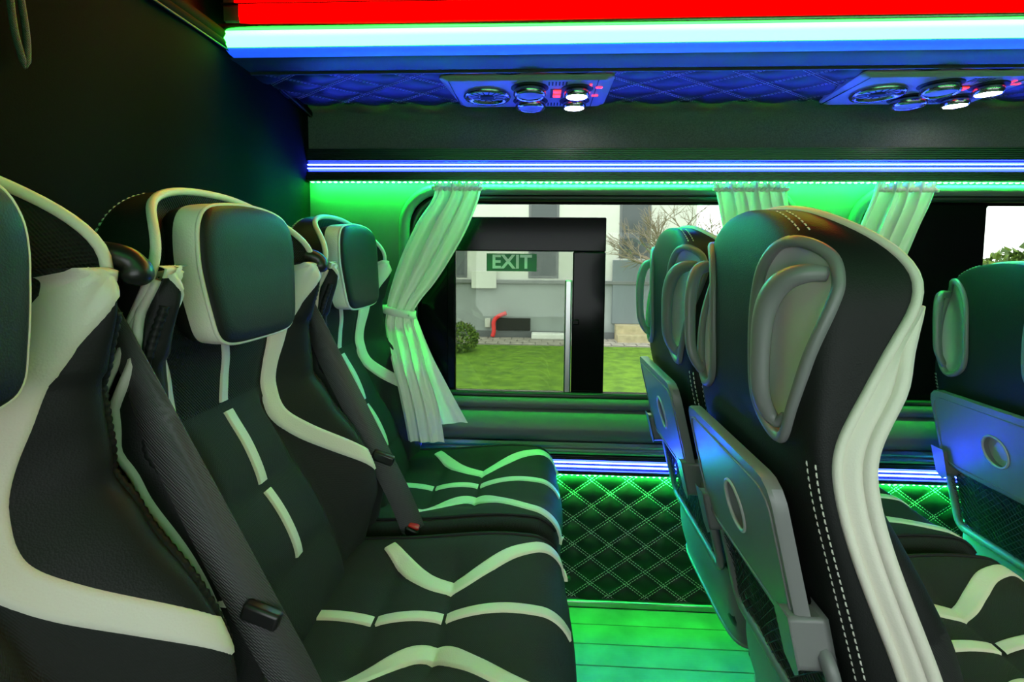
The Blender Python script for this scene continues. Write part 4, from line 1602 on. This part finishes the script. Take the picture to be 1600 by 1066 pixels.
keep(bevbox('door_panel', (1.60, 11.50, -0.42), (2.75, 11.58, 0.98), mat('grey_door', (0.17, 0.20, 0.22), 0.6), None, 0.01), bd_)
keep(bevbox('basement_window', (-0.95, 11.50, -0.60), (-0.19, 11.58, -0.33), mat('black_opening', (0.012, 0.012, 0.012), 0.4), None, 0.01), bd_)
keep(bevbox('wall_socket', (-1.20, 11.48, -0.54), (-1.08, 11.57, -0.34), PLA, None, 0.01), bd_)
tag(bd_, 'pale rendered building with grey base wall across the lawn', 'building')
o = bevbox('stone_slab', (-0.16, 11.2, GZ + 0.03), (0.80, 11.5, GZ + 0.15), mat('pale_stone', (0.75, 0.75, 0.72), 0.7, var=(4, .1)), None, 0.02)
tag(o, 'pale stone slab lying on the path below the basement opening', 'slab')
stp = empty('wooden_steps', (2.0, 11.2, GZ))
PWD = mat('pale_timber', (0.42, 0.36, 0.22), 0.7, var=(8, 0.2))
keep(bevbox('step', (1.66, 11.25, GZ), (2.6, 11.5, GZ + 0.36), PWD, None, 0.01), stp)
keep(bevbox('step', (1.66, 11.0, GZ), (2.6, 11.25, GZ + 0.18), PWD, None, 0.01), stp)
tag(stp, 'pale timber steps below the grey door outside', 'steps')
hs = O('hose', *tube(catmull([(-1.02, 11.35, GZ + 0.05), (-0.99, 11.38, -0.6), (-1.0, 11.42, -0.42), (-0.92, 11.45, -0.30), (-0.72, 11.46, -0.21)], 6), 0.045, 8), mat('red_hose', (0.75, 0.03, 0.03), 0.5))
tag(hs, 'red bent hose standing against the grey wall outside', 'hose')


def leaf_ball(name, c, r, n, size, m1, m2, parent, flat=0.8):
    mb_ = MB()
    for k in range(n):
        d = Vector((random.gauss(0, 1), random.gauss(0, 1), random.gauss(0, 1))).normalized()
        rad = r * (0.75 + 0.28 * random.random())
        p = Vector((d.x * rad, d.y * rad, d.z * rad * flat))
        a = Vector((random.gauss(0, 1), random.gauss(0, 1), random.gauss(0, 1))).normalized()
        b = d.cross(a).normalized()
        e = (d * 0.6 + a * 0.5).normalized()
        s = size * (0.6 + 0.8 * random.random())
        q = [p - b * s * 0.4, p + e * s * 0.5 - b * 0.1 * s + d * 0.1 * s, p + e * s, p + e * s * 0.5 + b * s * 0.4]
        mb_.add([tuple(Vector(c) + x) for x in q], [(0, 1, 2, 3)], random.randint(0, 1))
    o = O(name, mb_.v, mb_.f, None, parent, False, [m1, m2], mb_.mi)
    o['kind'] = 'stuff'
    return o


LF1 = mat('bush_leaf', (0.13, 0.22, 0.02), 0.7)
LF2 = mat('bush_leaf_dark', (0.05, 0.10, 0.012), 0.7)
bu = empty('round_bush', (-1.50, 9.8, GZ))
o = leaf_ball('foliage', (0, 0, 0.27), 0.33, 2600, 0.05, LF1, LF2, bu)
v, f = tube([(0, 0, 0), (0.01, 0, 0.25)], [0.03, 0.02], 8)
O('stem', v, f, PWD, bu)
tag(bu, 'small clipped round green bush at the edge of the lawn', 'bush')

BARK = mat('pale_bark', (0.24, 0.20, 0.14), 0.9)
tree = empty('bare_tree', (2.75, 10.2, GZ))
mbt = MB()


def branch(p, d, L, r, dep):
    q = p + d * L
    a, b = tube([p, p + d * L * 0.5 + Vector((random.gauss(0, .03), random.gauss(0, .03), 0)) * L, q], [r, r * 0.85, r * 0.65], 5, caps=False)
    mbt.add(a, b)
    if dep == 0:
        return
    for k in range(3 if dep > 1 else 4):
        nd = (d + Vector((random.gauss(0, .6), random.gauss(0, .5), random.gauss(0.15, .4)))).normalized()
        branch(p + d * L * (0.5 + 0.5 * random.random()), nd, L * 0.72, r * 0.55, dep - 1)


v, f = tube([(0, 0, 0), (0.03, 0, 0.8), (-0.02, 0, 1.5)], [0.09, 0.07, 0.06], 8)
O('trunk', v, f, BARK, tree)
for k in range(6):
    a = k * 1.05
    branch(Vector((0, 0, 1.1 + 0.07 * k)), Vector((math.cos(a) * 0.8 - 0.2, math.sin(a) * 0.5, 0.6)).normalized(), 0.75, 0.045, 4)
mbt.build('branches', BARK, tree, True)
tag(tree, 'bare branched tree in front of the building', 'tree')
for (x, y, r, l) in ((13.0, 14.5, 1.5, 'distant dark hedge beyond the bright second window'), (16.5, 15.5, 1.7, 'far hedge further along behind the second window')):
    hg = empty('hedge', (x, y, GZ))
    leaf_ball('foliage', (0, 0, r * 0.6), r, 2200, 0.25, LF1, LF2, hg, 0.75)
    v, f = tube([(0, 0, 0), (0, 0, r * 0.5)], [0.1, 0.06], 8)
    O('stem', v, f, BARK, hg)
    tag(hg, l, 'hedge')
